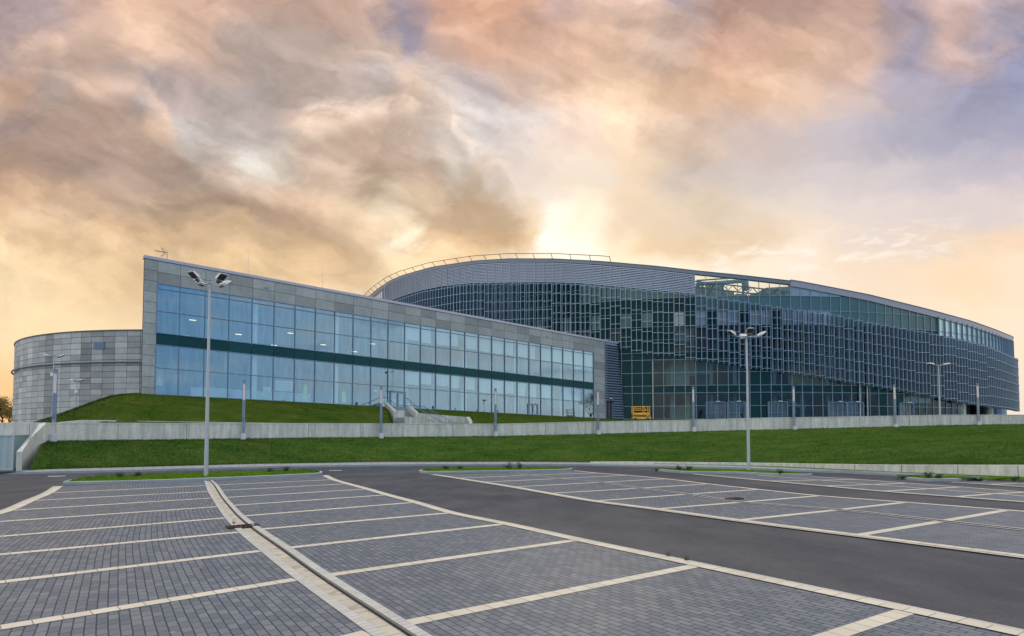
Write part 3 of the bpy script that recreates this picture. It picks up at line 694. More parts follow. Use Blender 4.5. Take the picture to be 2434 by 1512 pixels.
kp = [xy(G(x, interp(KB, x), 0)) for x in XS]; fp = [xy(G(x, interp(FT, x), .14)) for x in XS]
kin = offs(kp, -.15)
s = 0
for i in range(len(XS)-1):
    a, c, d, e = kp[i], kp[i+1], kin[i+1], kin[i]
    hz_ = lambda x: .12*min(1, max(.15, (x+40)/110))
    h0, h1 = hz_(XS[i]), hz_(XS[i+1])
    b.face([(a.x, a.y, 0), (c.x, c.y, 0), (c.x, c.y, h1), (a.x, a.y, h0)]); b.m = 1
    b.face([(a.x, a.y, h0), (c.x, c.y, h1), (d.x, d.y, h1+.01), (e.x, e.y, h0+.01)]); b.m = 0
    l = (c-a).length; f0, f1 = fp[i], fp[i+1]
    b2.face([(e.x, e.y, h0+.01), (d.x, d.y, h1+.01), (f1.x, f1.y, .14), (f0.x, f0.y, .14)], [(s, 0), (s+l, 0), (s+l, 1.4), (s, 1.4)]); s += l
struct('road_kerb', b, [M_kerb, M_kerbp]); struct('pavement', b2, M_walk)
b = MB(); fo = offs(fp, -.07)
for i in range(3, len(XS)-1):
    b.hexa([V((fp[i].x, fp[i].y, .05)), V((fp[i+1].x, fp[i+1].y, .05)), V((fo[i+1].x, fo[i+1].y, .05)), V((fo[i].x, fo[i].y, .05)),
            V((fp[i].x, fp[i].y, .175)), V((fp[i+1].x, fp[i+1].y, .175)), V((fo[i+1].x, fo[i+1].y, .175)), V((fo[i].x, fo[i].y, .175))])
struct('pavement_edging', b, M_kerb)

# ================================================================== SLOPES AND WALLS
WD = [(94, 36.3), (110, 36.5), (297, 40.8), (578, 45.8), (713, 48.3), (905, 52), (1177, 56.5), (1421, 59.2), (1648, 60.3), (1887, 61), (2127, 62), (2325, 64), (2433, 65), (2800, 70)]
WBs = [(94, 1048.3), (110, 1047.8), (297, 1045.5), (578, 1042), (713, 1040), (905, 1038.8), (1188, 1036), (1374, 1032), (1600, 1026.3), (1827, 1020.7), (1958, 1017.5), (2234, 1011), (2335, 1008.7), (2433, 1007.8), (2800, 1003)]
WTs = [(94, 1004.7), (297, 1005), (594, 1005.5), (713, 1005.6), (905, 1006.3), (1188, 1007), (1374, 1002.7), (1600, 998.6), (1827, 992.4), (1958, 991), (2234, 985.9), (2433, 985.5), (2800, 985)]
WX = [94, 110, 150, 200, 250, 297, 360, 430, 500, 578, 650, 713, 780, 850, 905, 980, 1050, 1120, 1188, 1260, 1320, 1374, 1450, 1530, 1600, 1680, 1750, 1827, 1890, 1958, 2030, 2100, 2170, 2234, 2335, 2433, 2560, 2800, 3000, 3200]
wb = [at(x, interp(WBs, x), interp(WD, x)) for x in WX]
wt = [at(x, interp(WTs, x), interp(WD, x)) for x in WX]
# low wall along the foot of the slope at the right
LB = [(1402, 1100), (1577, 1102.4), (1841, 1108.8), (1931, 1113), (2133, 1122.8), (2433, 1135), (2700, 1148)]
LTp = [(1402, 1097.5), (1500, 1097.0), (1577, 1097.8), (1841, 1100.3), (1931, 1102), (2133, 1104.4), (2433, 1105), (2700, 1104)]
def lowwall(x):
    p = G(x, interp(LB, x), .15); q = at(x, interp(LTp, x), p.y); return p, q
def foot(x):
    if x < 1402: return G(x, interp(FT, x)-.3, .15)
    p, q = lowwall(x); return V((p.x, p.y+.12, q.z-.06))
sl_ = MB(); NR = 10
def slope_pt(x, t):
    a = foot(x); c = at(x, interp(WBs, x), interp(WD, x)); c.z -= .03; c.y += .1
    p = a+(c-a)*t; p.z += .22*math.sin(PI*t)+.05*math.sin(p.x*.7+p.y*.5)*math.sin(PI*t)
    return p
SX = [70+i*(3100-70)/130 for i in range(131)]
def slx(x, t):   # left end of the slope follows the ramp wall
    return x
grid = [[slope_pt(max(x, 68+42*(j/NR)), j/NR) for j in range(NR+1)] for x in SX]
for i in range(130):
    for j in range(NR): sl_.face([grid[i][j], grid[i+1][j], grid[i+1][j+1], grid[i][j+1]])
struct('grass_slope', sl_, M_grass, smooth=True)
tf = MB()
for _ in range(42000):
    t = random.random(); x = random.uniform(90, 2500)
    if random.random() < .22: t = random.choice((random.uniform(0, .02), random.uniform(.97, .995)))
    p = slope_pt(x, t); tuft(tf, p.x, p.y, p.z-.01, random.uniform(.07, .14), 3, .14)
obj('grass', tf, M_tuft, kind='stuff')
# verge between pavement and low wall
b = MB(); fo2 = offs(fp, -.07)
for i in range(len(XS)-1):
    if XS[i] < 1402: continue
    p0, _ = lowwall(XS[i]); p1, _ = lowwall(XS[i+1])
    b.face([(fo2[i].x, fo2[i].y, .16), (fo2[i+1].x, fo2[i+1].y, .16), (p1.x, p1.y+.1, .18), (p0.x, p0.y+.1, .18)])
struct('grass_verge', b, M_grassb)
def wall_run(name, base, top, th, mats_, label, cat, cap=.05, joints=None, group=None, sink=.5, over=.0):
    """wall along 3-D base and top polylines; thickness th away from the camera"""
    n = len(base); t = thing(name, label, cat, tuple(base[0]), group)
    b = MB(); back = []
    for i in range(n):
        d = (xy(base[min(i+1, n-1)])-xy(base[max(i-1, 0)])).normalized(); back.append(V((-d.y, d.x, 0))*th)
    for i in range(n-1):
        a, c = base[i]-V((0, 0, sink)), base[i+1]-V((0, 0, sink)); e, f = top[i]-V((0, 0, cap)), top[i+1]-V((0, 0, cap))
        b.hexa([a, c, c+back[i+1], a+back[i], V((a.x, a.y, e.z)), V((c.x, c.y, f.z)), V((c.x, c.y, f.z))+back[i+1], V((a.x, a.y, e.z))+back[i]])
    obj('wall_body', b, mats_[0], t)
    b = MB()
    for i in range(n-1):
        a, c = V(base[i]), V(base[i+1]); a.z = top[i].z-cap; c.z = top[i+1].z-cap
        u0, u1 = back[i]*(over/th), back[i+1]*(over/th)
        b.hexa([a-u0, c-u1, c+back[i+1]+u1, a+back[i]+u0, a-u0+V((0, 0, cap)), c-u1+V((0, 0, cap)), c+back[i+1]+u1+V((0, 0, cap)), a+back[i]+u0+V((0, 0, cap))])
    obj('coping', b, mats_[1], t)
    if joints:
        b = MB(); acc = 0; nxt = joints
        for i in range(n-1):
            L = (xy(base[i+1])-xy(base[i])).length
            while nxt < acc+L:
                k = (nxt-acc)/L; p = base[i]+(base[i+1]-base[i])*k; z1 = (top[i]+(top[i+1]-top[i])*k).z-cap
                d = (xy(base[i+1])-xy(base[i])).normalized(); bn = back[i].normalized()
                b.box(V((p.x, p.y, p.z-.2))-V((d.x, d.y, 0))*.012-bn*.004, V((d.x, d.y, 0))*.024, bn*.03, (0, 0, z1-p.z+.2))
                nxt += joints*random.uniform(.8, 1.2)
            acc += L
        obj('joint', b, M_joint, t)
    return t
wall_run('retaining_wall', wb, wt, .3, (M_conc, M_concl), 'long grey concrete retaining wall running along the top of the grass slope', 'retaining wall', .05, 4.6, over=.03)
wbase2 = [lowwall(x)[0]-V((0, 0, .05)) for x in range(1402, 3120, 59)]; wtop2 = [lowwall(x)[1] for x in range(1402, 3120, 59)]
wall_run('low_retaining_wall', wbase2, wtop2, .22, (M_conc, M_concl), 'low pale concrete wall at the foot of the grass slope on the right', 'retaining wall', .03, 2.4)
# low inner wall behind the big one at the left
IW = [(137, 1003.8), (199.6, 998.2), (240, 998.6), (297, 999.6), (415, 1001.6), (520, 1003.2), (620, 1004.8), (720, 1006.2)]
iwt = [at(x, y, interp(WD, x)+1.9) for x, y in IW]; iwb = [V((p.x, p.y, p.z-1.2)) for p in iwt]
wall_run('planter_wall', iwb, iwt, .25, (M_conc, M_concl), 'thin concrete planter wall with pale top at the foot of the grass berm', 'wall', .04)
# sloping wing wall and the wall behind it
wn0 = G(51.5, 1121.5, .02); wn1 = G(66.5, 1119.5, .02)
t = thing('ramp_wall', 'sloping pale concrete wing wall at the left end of the grass slope', 'wall', tuple(wn0))
f0 = at(95.5, 1004.7, 36.4); f1 = at(110.5, 1004.7, 36.4); b = MB()
n0t = at(51.5, 1073.5, wn0.y); n1t = at(66.5, 1073.8, wn0.y)
b.hexa([V((wn0.x, wn0.y, -.1)), V((wn1.x, wn0.y, -.1)), V((f1.x, 36.4, -.1)), V((f0.x, 36.4, -.1)), V((wn0.x, wn0.y, n0t.z-.03)), V((wn1.x, wn0.y, n0t.z-.03)), V((f1.x, 36.4, f0.z-.03)), V((f0.x, 36.4, f0.z-.03))])
obj('wall_body', b, M_conc, t); b = MB()
b.hexa([V((wn0.x-.01, wn0.y-.01, n0t.z-.03)), V((wn1.x+.01, wn0.y-.01, n0t.z-.03)), V((f1.x+.01, 36.4, f0.z-.03)), V((f0.x-.01, 36.4, f0.z-.03)), V((wn0.x-.01, wn0.y-.01, n0t.z)), V((wn1.x+.01, wn0.y-.01, n0t.z)), V((f1.x+.01, 36.4, f0.z)), V((f0.x-.01, 36.4, f0.z))])
obj('coping', b, M_concl, t)
gx0 = at(-420, 1005.2, 36.6)
wall_run('yard_wall', [V((gx0.x, 36.6, 0)), V((f0.x, 36.6, 0)), V((wt[0].x, 36.6, 0))], [V((gx0.x, 36.6, 2.80)), V((f0.x, 36.6, 2.80)), V((wt[0].x, 36.6, wt[0].z+.0))], .3, (M_conc, M_concl), 'tall grey concrete wall behind the corrugated container at the left edge', 'wall', .04, 3.1)
# corrugated container / gate at the left edge
cg = G(31, 1117, .02); cgx = at(-150, 1100, cg.y).x
t = thing('corrugated_container', 'pale corrugated metal container cut off by the left edge', 'container', (cg.x, cg.y, 0))
ztop = at(31, 1033.5, cg.y).z; b = MB(); n = 44; prev = None
for i in range(n+1):
    x = cg.x-(cg.x-cgx)*i/n; yy = cg.y+(.03 if (i//2) % 2 else 0); q = (x, yy)
    if prev: b.face([(q[0], q[1], .1), (prev[0], prev[1], .1), (prev[0], prev[1], ztop-.06), (q[0], q[1], ztop-.06)])
    prev = q
b.box((cg.x, cg.y, .1), (.0, 2.0, 0), (-.04, 0, 0), (0, 0, ztop-.16))
obj('side_panel', b, M_corr, t); b = MB(); b.box((cgx, cg.y-.03, ztop-.07), (cg.x-cgx+.04, 0, 0), (0, 2.1, 0), (0, 0, .07)); obj('roof', b, M_galv, t)
b = MB(); b.box((cgx, cg.y-.02, .0), (cg.x-cgx+.02, 0, 0), (0, .12, 0), (0, 0, .1)); b.box((cg.x-.05, cg.y-.025, .1), (.07, 0, 0), (0, .05, 0), (0, 0, ztop-.17)); obj('frame', b, M_galv, t)
b = MB(); b.cbox((cg.x+.45, cg.y+.3, .08), .7, .35, .14, .1)
for k_ in (-.2, .2): b.cbox((cg.x+.45+k_, cg.y+.3, .18), .12, .2, .06, .1)
single('concrete_foot', b, M_conc, 'low grey concrete foot lying beside the corrugated container', 'concrete block')

# ================================================================== WING plan
A0 = V((-31.04, 51.0)); DW = V((.7738, .6334)); NW = V((.6334, -.7738)); TL = 61.2
def wp(t, z, o=0.0):     # point on the wing front plane; o = metres in front of it
    q = A0+DW*t+NW*o; return V((q.x, q.y, z))
def tpx(x):
    r = (x-CX)/F; return (A0.x-A0.y*r)/(DW.y*r-DW.x)
def zrow(yl, yr, xl=366, xr=1411):
    tl, tr = tpx(xl), tpx(xr)
    zl = at(xl, yl, A0.y+DW.y*tl).z; zr = at(xr, yr, A0.y+DW.y*tr).z
    return lambda t: zl+(zr-zl)*(t-tl)/(tr-tl)
Zb = zrow(938.3, 994.0); Zt2 = zrow(873.9, 957.2); Zs0 = zrow(818.2, 925.7); Zs1 = zrow(791.2, 910); Zt1 = zrow(738.7, 873.9)
Zth = zrow(685.3, 843.4); Zg = zrow(672.8, 837.1); Zc = zrow(607, 812.8, 337, 1465)

# ================================================================== TERRACE behind the wall
tr = MB()
# arena circle
D0 = 164.0; R0 = 73.0; AC = V((D0*math.sin(math.radians(13.05)), D0*math.cos(math.radians(13.05))))
A_AX = math.atan2(-AC.y, -AC.x)           # direction from arena centre to the camera
def ap(phi, z, o=0.0):                    # phi>0 to the right as seen from the camera
    a = A_AX+phi; return V((AC.x+(R0+o)*math.cos(a), AC.y+(R0+o)*math.sin(a), z))
def aphi(x):                              # facade angle seen at pixel column x
    r = (x-CX)/F; th = math.atan(r)-math.radians(13.05); s_ = D0*math.sin(th)/R0
    s_ = max(-1, min(1, s_)); return math.asin(s_)-th
back = []
for x, y, Yd in ((94, 1006, 37.2), (100, 1003.5, 38.6), (137, 991.4, 41), (165, 981, 42.6), (192.5, 970.8, 44), (220, 960, 45.6), (247.5, 950, 47), (272, 942.5, 48), (300, 938, 49.4)): back.append((x, at(x, y, Yd)))
for x in (333, 366, 430, 500, 578, 650, 713, 780, 850, 905, 922, 940, 965, 992, 998, 1050, 1108, 1124, 1140, 1188, 1260, 1320, 1374, 1440, 1475):
    t_ = tpx(x); p = wp(t_, Zb(t_)+.02, .02); back.append((x, p))
for x in (1500, 1560, 1640, 1750, 1890, 2030, 2170, 2300, 2380): back.append((x, ap(aphi(x), 4.6, .1)))
e_ = ap(math.radians(75), 4.6); back.append((2460, V((120, 118, 4.6)))); back.append((2800, V((170, 118, 4.6))))
NB = 8; cols = []
for x, p in back:
    a = at(x, interpc(WTs, max(x, 94)), interp(WD, max(x, 94))+.3); a.z -= .12
    c_ = []
    for j in range(NB+1):
        t = j/NB; q = a+(p-a)*t
        prof = t*t*(3-2*t) if x < 300 else (1-(1-t)**1.5)*.75+t*.25
        if x < 1475: q.z = a.z+(p.z-a.z)*prof-(.12*math.sin(PI*t) if x > 900 else 0)
        if x < 700 and q.y < a.y+1.75: q.z = a.z-.12
        if 935 < x < 1120 and q.y < (65.2 if x < 994 else 63.8): q.z = min(q.z, 2.5)
        c_.append(q)
    # extend behind
    if x < 333: c_ += [p+V((-.6, 2.2, -.5)), V((p.x-3, p.y+6, 2.72)), V((p.x-30, 420, 2.7))]
    cols.append(c_)
for i in range(len(cols)-1):
    m__ = min(len(cols[i]), len(cols[i+1]))-1
    for j in range(m__): tr.face([cols[i][j], cols[i+1][j], cols[i+1][j+1], cols[i][j+1]])
struct('grass_terrace', tr, M_grassd, smooth=True)
tf = MB()
for _ in range(9000):
    i = random.randrange(0, len(cols)-12); u = random.random()
    if 915 < back[i][0] < 1125: continue
    j = random.randrange(0, NB); v_ = random.random()
    p = (cols[i][j]*(1-u)+cols[i+1][j]*u)*(1-v_)+(cols[i][j+1]*(1-u)+cols[i+1][j+1]*u)*v_
    tuft(tf, p.x, p.y, p.z-.01, random.uniform(.07, .13), 3, .15)
for i in range(9):
    for _ in range(260):
        u = random.random(); p = cols[i][NB]*(1-u)+cols[i+1][NB]*u; tuft(tf, p.x, p.y-random.random()*.6, p.z-.03, .1, 3, .1)
obj('grass', tf, M_tuftd, kind='stuff')
b = MB(); b.face([(-900, 36.8, 2.69), (-28.3, 36.8, 2.69), (-28.3, 1500, 2.69), (-900, 1500, 2.69)])
struct('yard_ground', b, M_soil)
b = MB(); b.face([(10, 90, 4.52), (900, 90, 4.52), (900, 1500, 4.52), (10, 1500, 4.52)]); struct('terrace_ground', b, M_walk)

# ================================================================== WING building
wing = thing('office_wing', 'long low grey concrete wing with blue glass front and sloping roofline', 'building', (A0.x, A0.y, 2.7))
colx = [366.8, 421.8, 484, 543, 600.3, 653, 704.3, 751.5, 797.7, 841.7, 885, 925.3, 964.2, 1001.3, 1038.4, 1073, 1106.3, 1139, 1170, 1201, 1230, 1257.5, 1284.8, 1311.8, 1338, 1363.4, 1388, 1411.5]
tc_ = [1.0, 2.75]+[2.75+2.012*i for i in range(1, 27)]
TG = tc_[-1]; TE = TG+2.35
# backing wall and panels
b = MB()
def panel(b, t0, t1, zf0, zf1, o0=.0, th=.12, g=.014):
    t0 += g; t1 -= g
    p = [wp(t0, zf0(t0)+g, o0), wp(t1, zf0(t1)+g, o0), wp(t1, zf0(t1)+g, o0-th), wp(t0, zf0(t0)+g, o0-th),
         wp(t0, zf1(t0)-g, o0), wp(t1, zf1(t1)-g, o0), wp(t1, zf1(t1)-g, o0-th), wp(t0, zf1(t0)-g, o0-th)]
    b.t = random.choice((.82, .9, .95, 1, 1, 1.04, 1.08, .74)); b.hexa(p); b.t = 1.0
lerpz = lambda za, zb_, k: (lambda t: za(t)+(zb_(t)-za(t))*k)
cop = lambda t: Zc(t)-.28
for i in range(len(tc_)-1):
    for k in range(2): panel(b, tc_[i], tc_[i+1], lerpz(Zg, cop, k/2), lerpz(Zg, cop, (k+1)/2))
def Zlow(t): return Zb(t)-1.2
nrow = 13
for k in range(nrow+1):
    panel(b, 0, 1.0, lerpz(Zlow, cop, k/(nrow+1)), lerpz(Zlow, cop, (k+1)/(nrow+1)))
for k in range(12): panel(b, TG, TE, lerpz(Zlow, cop, k/12), lerpz(Zlow, cop, (k+1)/12))
obj('cladding', b, M_pan, wing)
b = MB()   # structural backing, ends at the frame
def slab(b, t0, t1, zf0, zf1, o0, o1):
    s0 = t0+(1.9*abs(o1)/9 if o1 < -3 and t0 < 3 else 0); s1 = t1+(1.9*abs(o1)/9 if o1 < -3 and t1 < 3 else 0)
    q0 = t0+(1.9 if o0 < -3 and t0 < 3 else 0); q1 = t1+(1.9 if o0 < -3 and t1 < 3 else 0)
    b.hexa([wp(q0, zf0(t0), o0), wp(q1, zf0(t1), o0), wp(s1, zf0(t1), o1), wp(s0, zf0(t0), o1), wp(q0, zf1(t0), o0), wp(q1, zf1(t1), o0), wp(s1, zf1(t1), o1), wp(s0, zf1(t0), o1)])
slab(b, 0.005, TE, lambda t: Zg(t)+.01, lambda t: Zc(t)-.27, -.10, -.35)
slab(b, 0.005, .995, Zlow, lambda t: Zg(t)+.01, -.10, -.35)
slab(b, TG+.005, TE, Zlow, lambda t: Zg(t)+.01, -.10, -.35)
obj('wall', b, M_joint, wing)
b = MB(); slab(b, -.06, TL-1.0, lambda t: Zc(t)-.26, lambda t: Zc(t), .06, -.6); obj('coping', b, M_coping, wing)
# roof, ends, back (depth 16 m, left end splays so that it is not seen from the car park)
b = MB()
BK = [wp(0, 0, -.35), wp(0, 0, -.35)+V((-4.6, 10.2, 0))*1.3, wp(TE+3, 0, -18), wp(TE+3, 0, -.35)]
zr = [Zc(0)-.5, Zc(6)-.5, Zc(TE)-.5, Zc(TE+3)-.5]
b.face([V((p.x, p.y, z)) for p, z in zip(BK, zr)][::-1]); obj('roof', b, M_roof, wing)
b = MB()
for i in (0, 1): 
    p, q = BK[i], BK[i+1]; b.face([V((p.x, p.y, 2.5)), V((q.x, q.y, 2.5)), V((q.x, q.y, zr[i+1])), V((p.x, p.y, zr[i]))])
obj('rear_wall', b, M_conc, wing)
# interior
b = MB()
slab(b, .7, TG+.3, lambda t: Zb(t)-.3, lambda t: Zb(t)-.02, -.36, -9)
obj('floor', b, M_floor, wing)
b = MB(); slab(b, .7, TG+.3, lambda t: Zs0(t)+.05, lambda t: Zs1(t)-.05, -.40, -9); slab(b, .7, TG+.3, lambda t: Zg(t)+.02, lambda t: Zg(t)+.3, -.40, -9)
obj('ceiling', b, M_roomw, wing)
b = MB(); slab(b, .7, TG+.3, lambda t: Zb(t)-.02, lambda t: Zg(t)+.02, -9, -9.2)
slab(b, .62, .7, lambda t: Zb(t)-.02, lambda t: Zg(t)+.02, -.4, -9); slab(b, TG+.3, TG+.4, lambda t: Zb(t)-.02, lambda t: Zg(t)+.02, -.4, -9)
for tt in (10.8, 22.9, 33, 43.2): slab(b, tt, tt+.12, lambda t: Zb(t)-.01, lambda t: Zg(t)+.01, -3.2, -9)
obj('partition', b, M_roomw, wing)
for i in (4, 8, 12, 16, 20, 24):
    b = MB(); p = wp(tc_[i]+.42, Zb(tc_[i]), -.75); b.tube((p.x, p.y, Zb(tc_[i])-.02), (p.x, p.y, Zg(tc_[i])), .30, .30, 14, False); obj('column', b, M_white, wing, True)
# windows
fr_d = .07
for i in range(len(tc_)-1):
    t0, t1 = tc_[i], tc_[i+1]
    for lv, (z0, z1, bars) in enumerate(((Zb, Zs0, (Zt2,)), (Zs1, Zg, (Zt1, Zth)))):
        b = MB(); b.face([wp(t0, z0(t0), -.06), wp(t1, z0(t1), -.06), wp(t1, z1(t1), -.06), wp(t0, z1(t0), -.06)])
        wdo = obj('window', b, M_glw, wing)
        b = MB()
        b.bar(wp(t0, z0(t0), -.03), wp(t0, z1(t0), -.03), .075, .14, (NW.x, NW.y, 0))
        if i == len(tc_)-2: b.bar(wp(t1-.04, z0(t1), -.03), wp(t1-.04, z1(t1), -.03), .075, .14, (NW.x, NW.y, 0))
        for zz in bars: b.bar(wp(t0+.04, zz(t0), -.035), wp(t1-.04, zz(t1), -.035), .12, .06)
        b.bar(wp(t0+.04, z0(t0)+.03, -.035), wp(t1-.04, z0(t1)+.03, -.035), .12, .07); b.bar(wp(t0+.04, z1(t0)-.03, -.035), wp(t1-.04, z1(t1)-.03, -.035), .12, .07)
        obj('frame', b, M_mullw, wdo)
    b = MB(); b.t = random.uniform(.85, 1.1); b.face([wp(t0+.04, Zs0(t0), -.03), wp(t1-.04, Zs0(t1), -.03), wp(t1-.04, Zs1(t1), -.03), wp(t0+.04, Zs1(t0), -.03)]); obj('spandrel_panel', b, M_spw, wing)
# roller blinds
def blind(i, zt, zb_, k, w0=0, w1=1):
    t0, t1 = tc_[i]+.08+w0*1.9, tc_[i]+.08+w1*1.86
    b = MB(); z1 = lambda t: zt(t)-.1; z0 = lambda t: zt(t)-.1-(zt(t)-zb_(t))*k
    b.hexa([wp(t0, z0(t0), -.26), wp(t1, z0(t1), -.26), wp(t1, z0(t1), -.275), wp(t0, z0(t0), -.275), wp(t0, z1(t0), -.26), wp(t1, z1(t1), -.26), wp(t1, z1(t1), -.275), wp(t0, z1(t0), -.275)])
    obj('roller_blind', b, M_blind, wing)
for i, k, w1 in ((12, .40, 1), (13, .42, .75), (14, .42, 1), (15, .40, .6), (16, .42, 1), (17, .44, 1), (18, .44, 1), (19, .44, .8), (20, .44, 1), (21, .5, .6), (22, .46, 1), (23, .45, 1), (24, .46, 1), (25, .6, 1), (26, .6, 1)): blind(i, Zg, Zs1, k, 0, w1)
for i, k, w1 in ((12, .34, 1), (13, .30, .8), (14, .30, 1), (15, .34, .7), (16, .34, .8), (17, .40, 1), (18, .38, 1), (19, .36, .8), (20, .4, .8), (21, .44, .7), (22, .4, 1), (24, .40, .9), (25, .4, .8), (26, .38, .8)): blind(i, Zs0, Zb, k, 0, w1)
# ceiling lamps seen lit through the glass
for (x, y, tt) in ((458, 761, None), (440, 798, None), (567, 795, None), (651, 821, None), (690, 792, None), (768, 819.5, None), (885, 817.5, None), (842, 836, None)):
    t_ = tpx(x)+.9; o_ = -3.0; p = wp(t_, 0, o_); r = (x-CX)/F
    # slide to the view line at this depth
    q = at(x, y, p.y); b = MB(); b.cbox((q.x, q.y, q.z), .55, .16, .05, math.atan2(DW.y, DW.x)); obj('ceiling_lamp', b, M_lamp, wing)
# small parapet outlets, door, camera arms
for x, y in ((1058/1.89, 383), ):
    pass
for x, y in ((628, 685), (1021, 753), (1299, 800)):
    t_ = tpx(x); z_ = at(x, y, A0.y+DW.y*t_).z; b = MB(); b.box(wp(t_-.2, z_-.09, .012), DW.to_3d()*.42, (-NW).to_3d()*.08, (0, 0, .17)); obj('overflow_outlet', b, M_mullw, wing)
def wing_door(x0, x1, ytop):
    t0, t1 = tpx(x0), tpx(x1); z0 = Zb(t0); z1 = at(x0, ytop, A0.y+DW.y*t0).z
    b = MB(); b.m = 0
    for a, c in ((t0, t0+.1), (t1-.1, t1)): b.box(wp(a, z0, .03), DW.to_3d()*(c-a), (-NW).to_3d()*.1, (0, 0, z1-z0))
    b.box(wp(t0+.1, z1-.1, .03), DW.to_3d()*(t1-t0-.2), (-NW).to_3d()*.1, (0, 0, .1))
    d = obj('door', b, M_mullw, wing)
    tm = (t0+t1)/2
    for a, c in ((t0+.11, tm-.01), (tm+.01, t1-.11)):
        b = MB()
        for e, f in ((a, a+.07), (c-.07, c)): b.box(wp(e, z0+.02, .035), DW.to_3d()*(f-e), (-NW).to_3d()*.05, (0, 0, z1-z0-.14))
        b.box(wp(a+.07, z0+.02, .035), DW.to_3d()*(c-a-.14), (-NW).to_3d()*.05, (0, 0, .1)); b.box(wp(a+.07, z1-.2, .035), DW.to_3d()*(c-a-.14), (-NW).to_3d()*.05, (0, 0, .08))
        obj('door_leaf', b, M_mull, d)
    b = MB(); b.tube(wp(tm-.06, z0+1.0, .09), wp(tm-.06, z0+1.25, .09), .015); obj('handle', b, M_galv, d)
wing_door(926, 964, 929); wing_door(1254, 1279, 959)
# louvred end
b = MB()
nl = 31; t_in = TE+.02
for k in range(nl):
    if False: pass
    f0, f1 = k/nl, (k+1)/nl
    zt = lambda f: (Zb(58)-.3)+(Zc(59)-.35-(Zb(58)-.3))*f
    tr_ = 59.9+(1-f0)*1.35
    ti = t_in if f0 > .245 else t_in+1.5
    z0, z1 = zt(f0), zt(f1)
    p = [wp(ti, z0, .34), wp(tr_, z0, .34), wp(tr_, z0+.02, .02), wp(ti, z0+.02, .02), wp(ti, z0+.04, .40), wp(tr_, z0+.04, .40), wp(tr_-.12, z0+(z1-z0)*.80, .06), wp(ti, z0+(z1-z0)*.80, .06)]
    b.hexa(p)
obj('louvre_screen', b, M_louvs, wing)
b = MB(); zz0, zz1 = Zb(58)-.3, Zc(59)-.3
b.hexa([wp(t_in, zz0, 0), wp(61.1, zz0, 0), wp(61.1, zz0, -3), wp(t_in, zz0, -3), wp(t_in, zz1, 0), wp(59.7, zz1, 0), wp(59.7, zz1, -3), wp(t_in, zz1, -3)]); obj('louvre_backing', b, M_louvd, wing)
b = MB(); dz0 = Zb(58)-.1
b.box(wp(t_in+.05, dz0, .06), DW.to_3d()*1.3, (-NW).to_3d()*.05, (0, 0, 2.7)); dd = obj('door', b, M_blk, wing)
b = MB()
for a in (.0, .62, 1.27): b.box(wp(t_in+.04+a, dz0, .08), DW.to_3d()*.08, (-NW).to_3d()*.06, (0, 0, 2.75))
b.box(wp(t_in+.12, dz0+2.68, .08), DW.to_3d()*1.2, (-NW).to_3d()*.06, (0, 0, .08)); obj('frame', b, M_mull, dd)
b = MB(); b.box(wp(t_in+.45, dz0+3.0, .5), DW.to_3d()*.5, (-NW).to_3d()*.2, (0, 0, .08)); obj('door_lamp', b, M_headw, wing)
# rooms: hi-vis vests, sheets, desks, whiteboard
def vest(x, y0, y1, lab):
    t_ = tpx(x); Yd = A0.y+DW.y*t_+.45; p = at(x, y0, Yd); q = at(x, y1, Yd); h = p.z-q.z; c = V((p.x, Yd, q.z))
    a = DW.to_3d(); n_ = NW.to_3d()
    t = thing('safety_vest', lab, 'safety vest', tuple(c), 'vests hanging behind the glass')
    b = MB(); prof = [(-.26, 0), (-.30, .12), (-.24, .45), (-.20, .75), (-.10, .95), (-.03, 1), (.03, 1), (.10, .93), (.16, .72), (.20, .45), (.24, .1), (.18, 0)]
    f = [c+a*(u*1.0)+V((0, 0, v_*h))+n_*(.06*math.sin(u*14)) for u, v_ in prof]; g = [p_-n_*.1 for p_ in f]
    b.face(f); b.face(g[::-1])
    for i in range(len(f)): j = (i+1) % len(f); b.face([f[i], g[i], g[j], f[j]])
    obj('vest_body', b, M_vest, t)
    b = MB()
    for v_ in (.3, .62): b.box(c-a*.22+V((0, 0, v_*h))+n_*.075, a*.42, n_*.01, (0, 0, .07))
    obj('reflective_band', b, M_silv, t)
vest(379.5, 898, 916.5, 'yellow safety vest hanging behind the leftmost ground floor pane')
vest(726, 914, 950, 'tall yellow safety vest hanging behind glass near the whiteboard')
vest(818, 930, 957, 'small yellow safety vest hanging behind glass left of the entrance')
vest(626.5, 935, 948, 'faint yellow safety vest slumped over a chair below the whiteboard')
def board(x0, y0, x1, y1, lab, dd=.7, mat=M_paper, nm='paper_sheet', cat='poster', grp='papers stuck inside the glass'):
    t_ = tpx(x0); Y_ = A0.y+DW.y*t_+dd; p0 = at(x0, y0, Y_); p1 = at(x0, y1, Y_); wd = (tpx(x1)-t_); b = MB()
    b.box(V((p0.x, p0.y, p1.z)), DW.to_3d()*wd, (-NW).to_3d()*.02, (0, 0, p0.z-p1.z)); single(nm, b, mat, lab, cat, grp)
board(653.5, 903.7, 697, 928.5, 'large white board on the wall behind the ground floor glass', 1.0, nm='whiteboard', cat='whiteboard', grp=None)
board(625, 919, 643.5, 930.5, 'two pale paper sheets left of the white board', 1.0)
board(888.5, 926, 895.5, 931, 'small white notice left of the entrance door', .1)
board(961, 921, 968, 926, 'white notice high above the entrance doors', .1)
board(952, 932, 960, 937, 'white notice on the right leaf of the entrance door', .02)
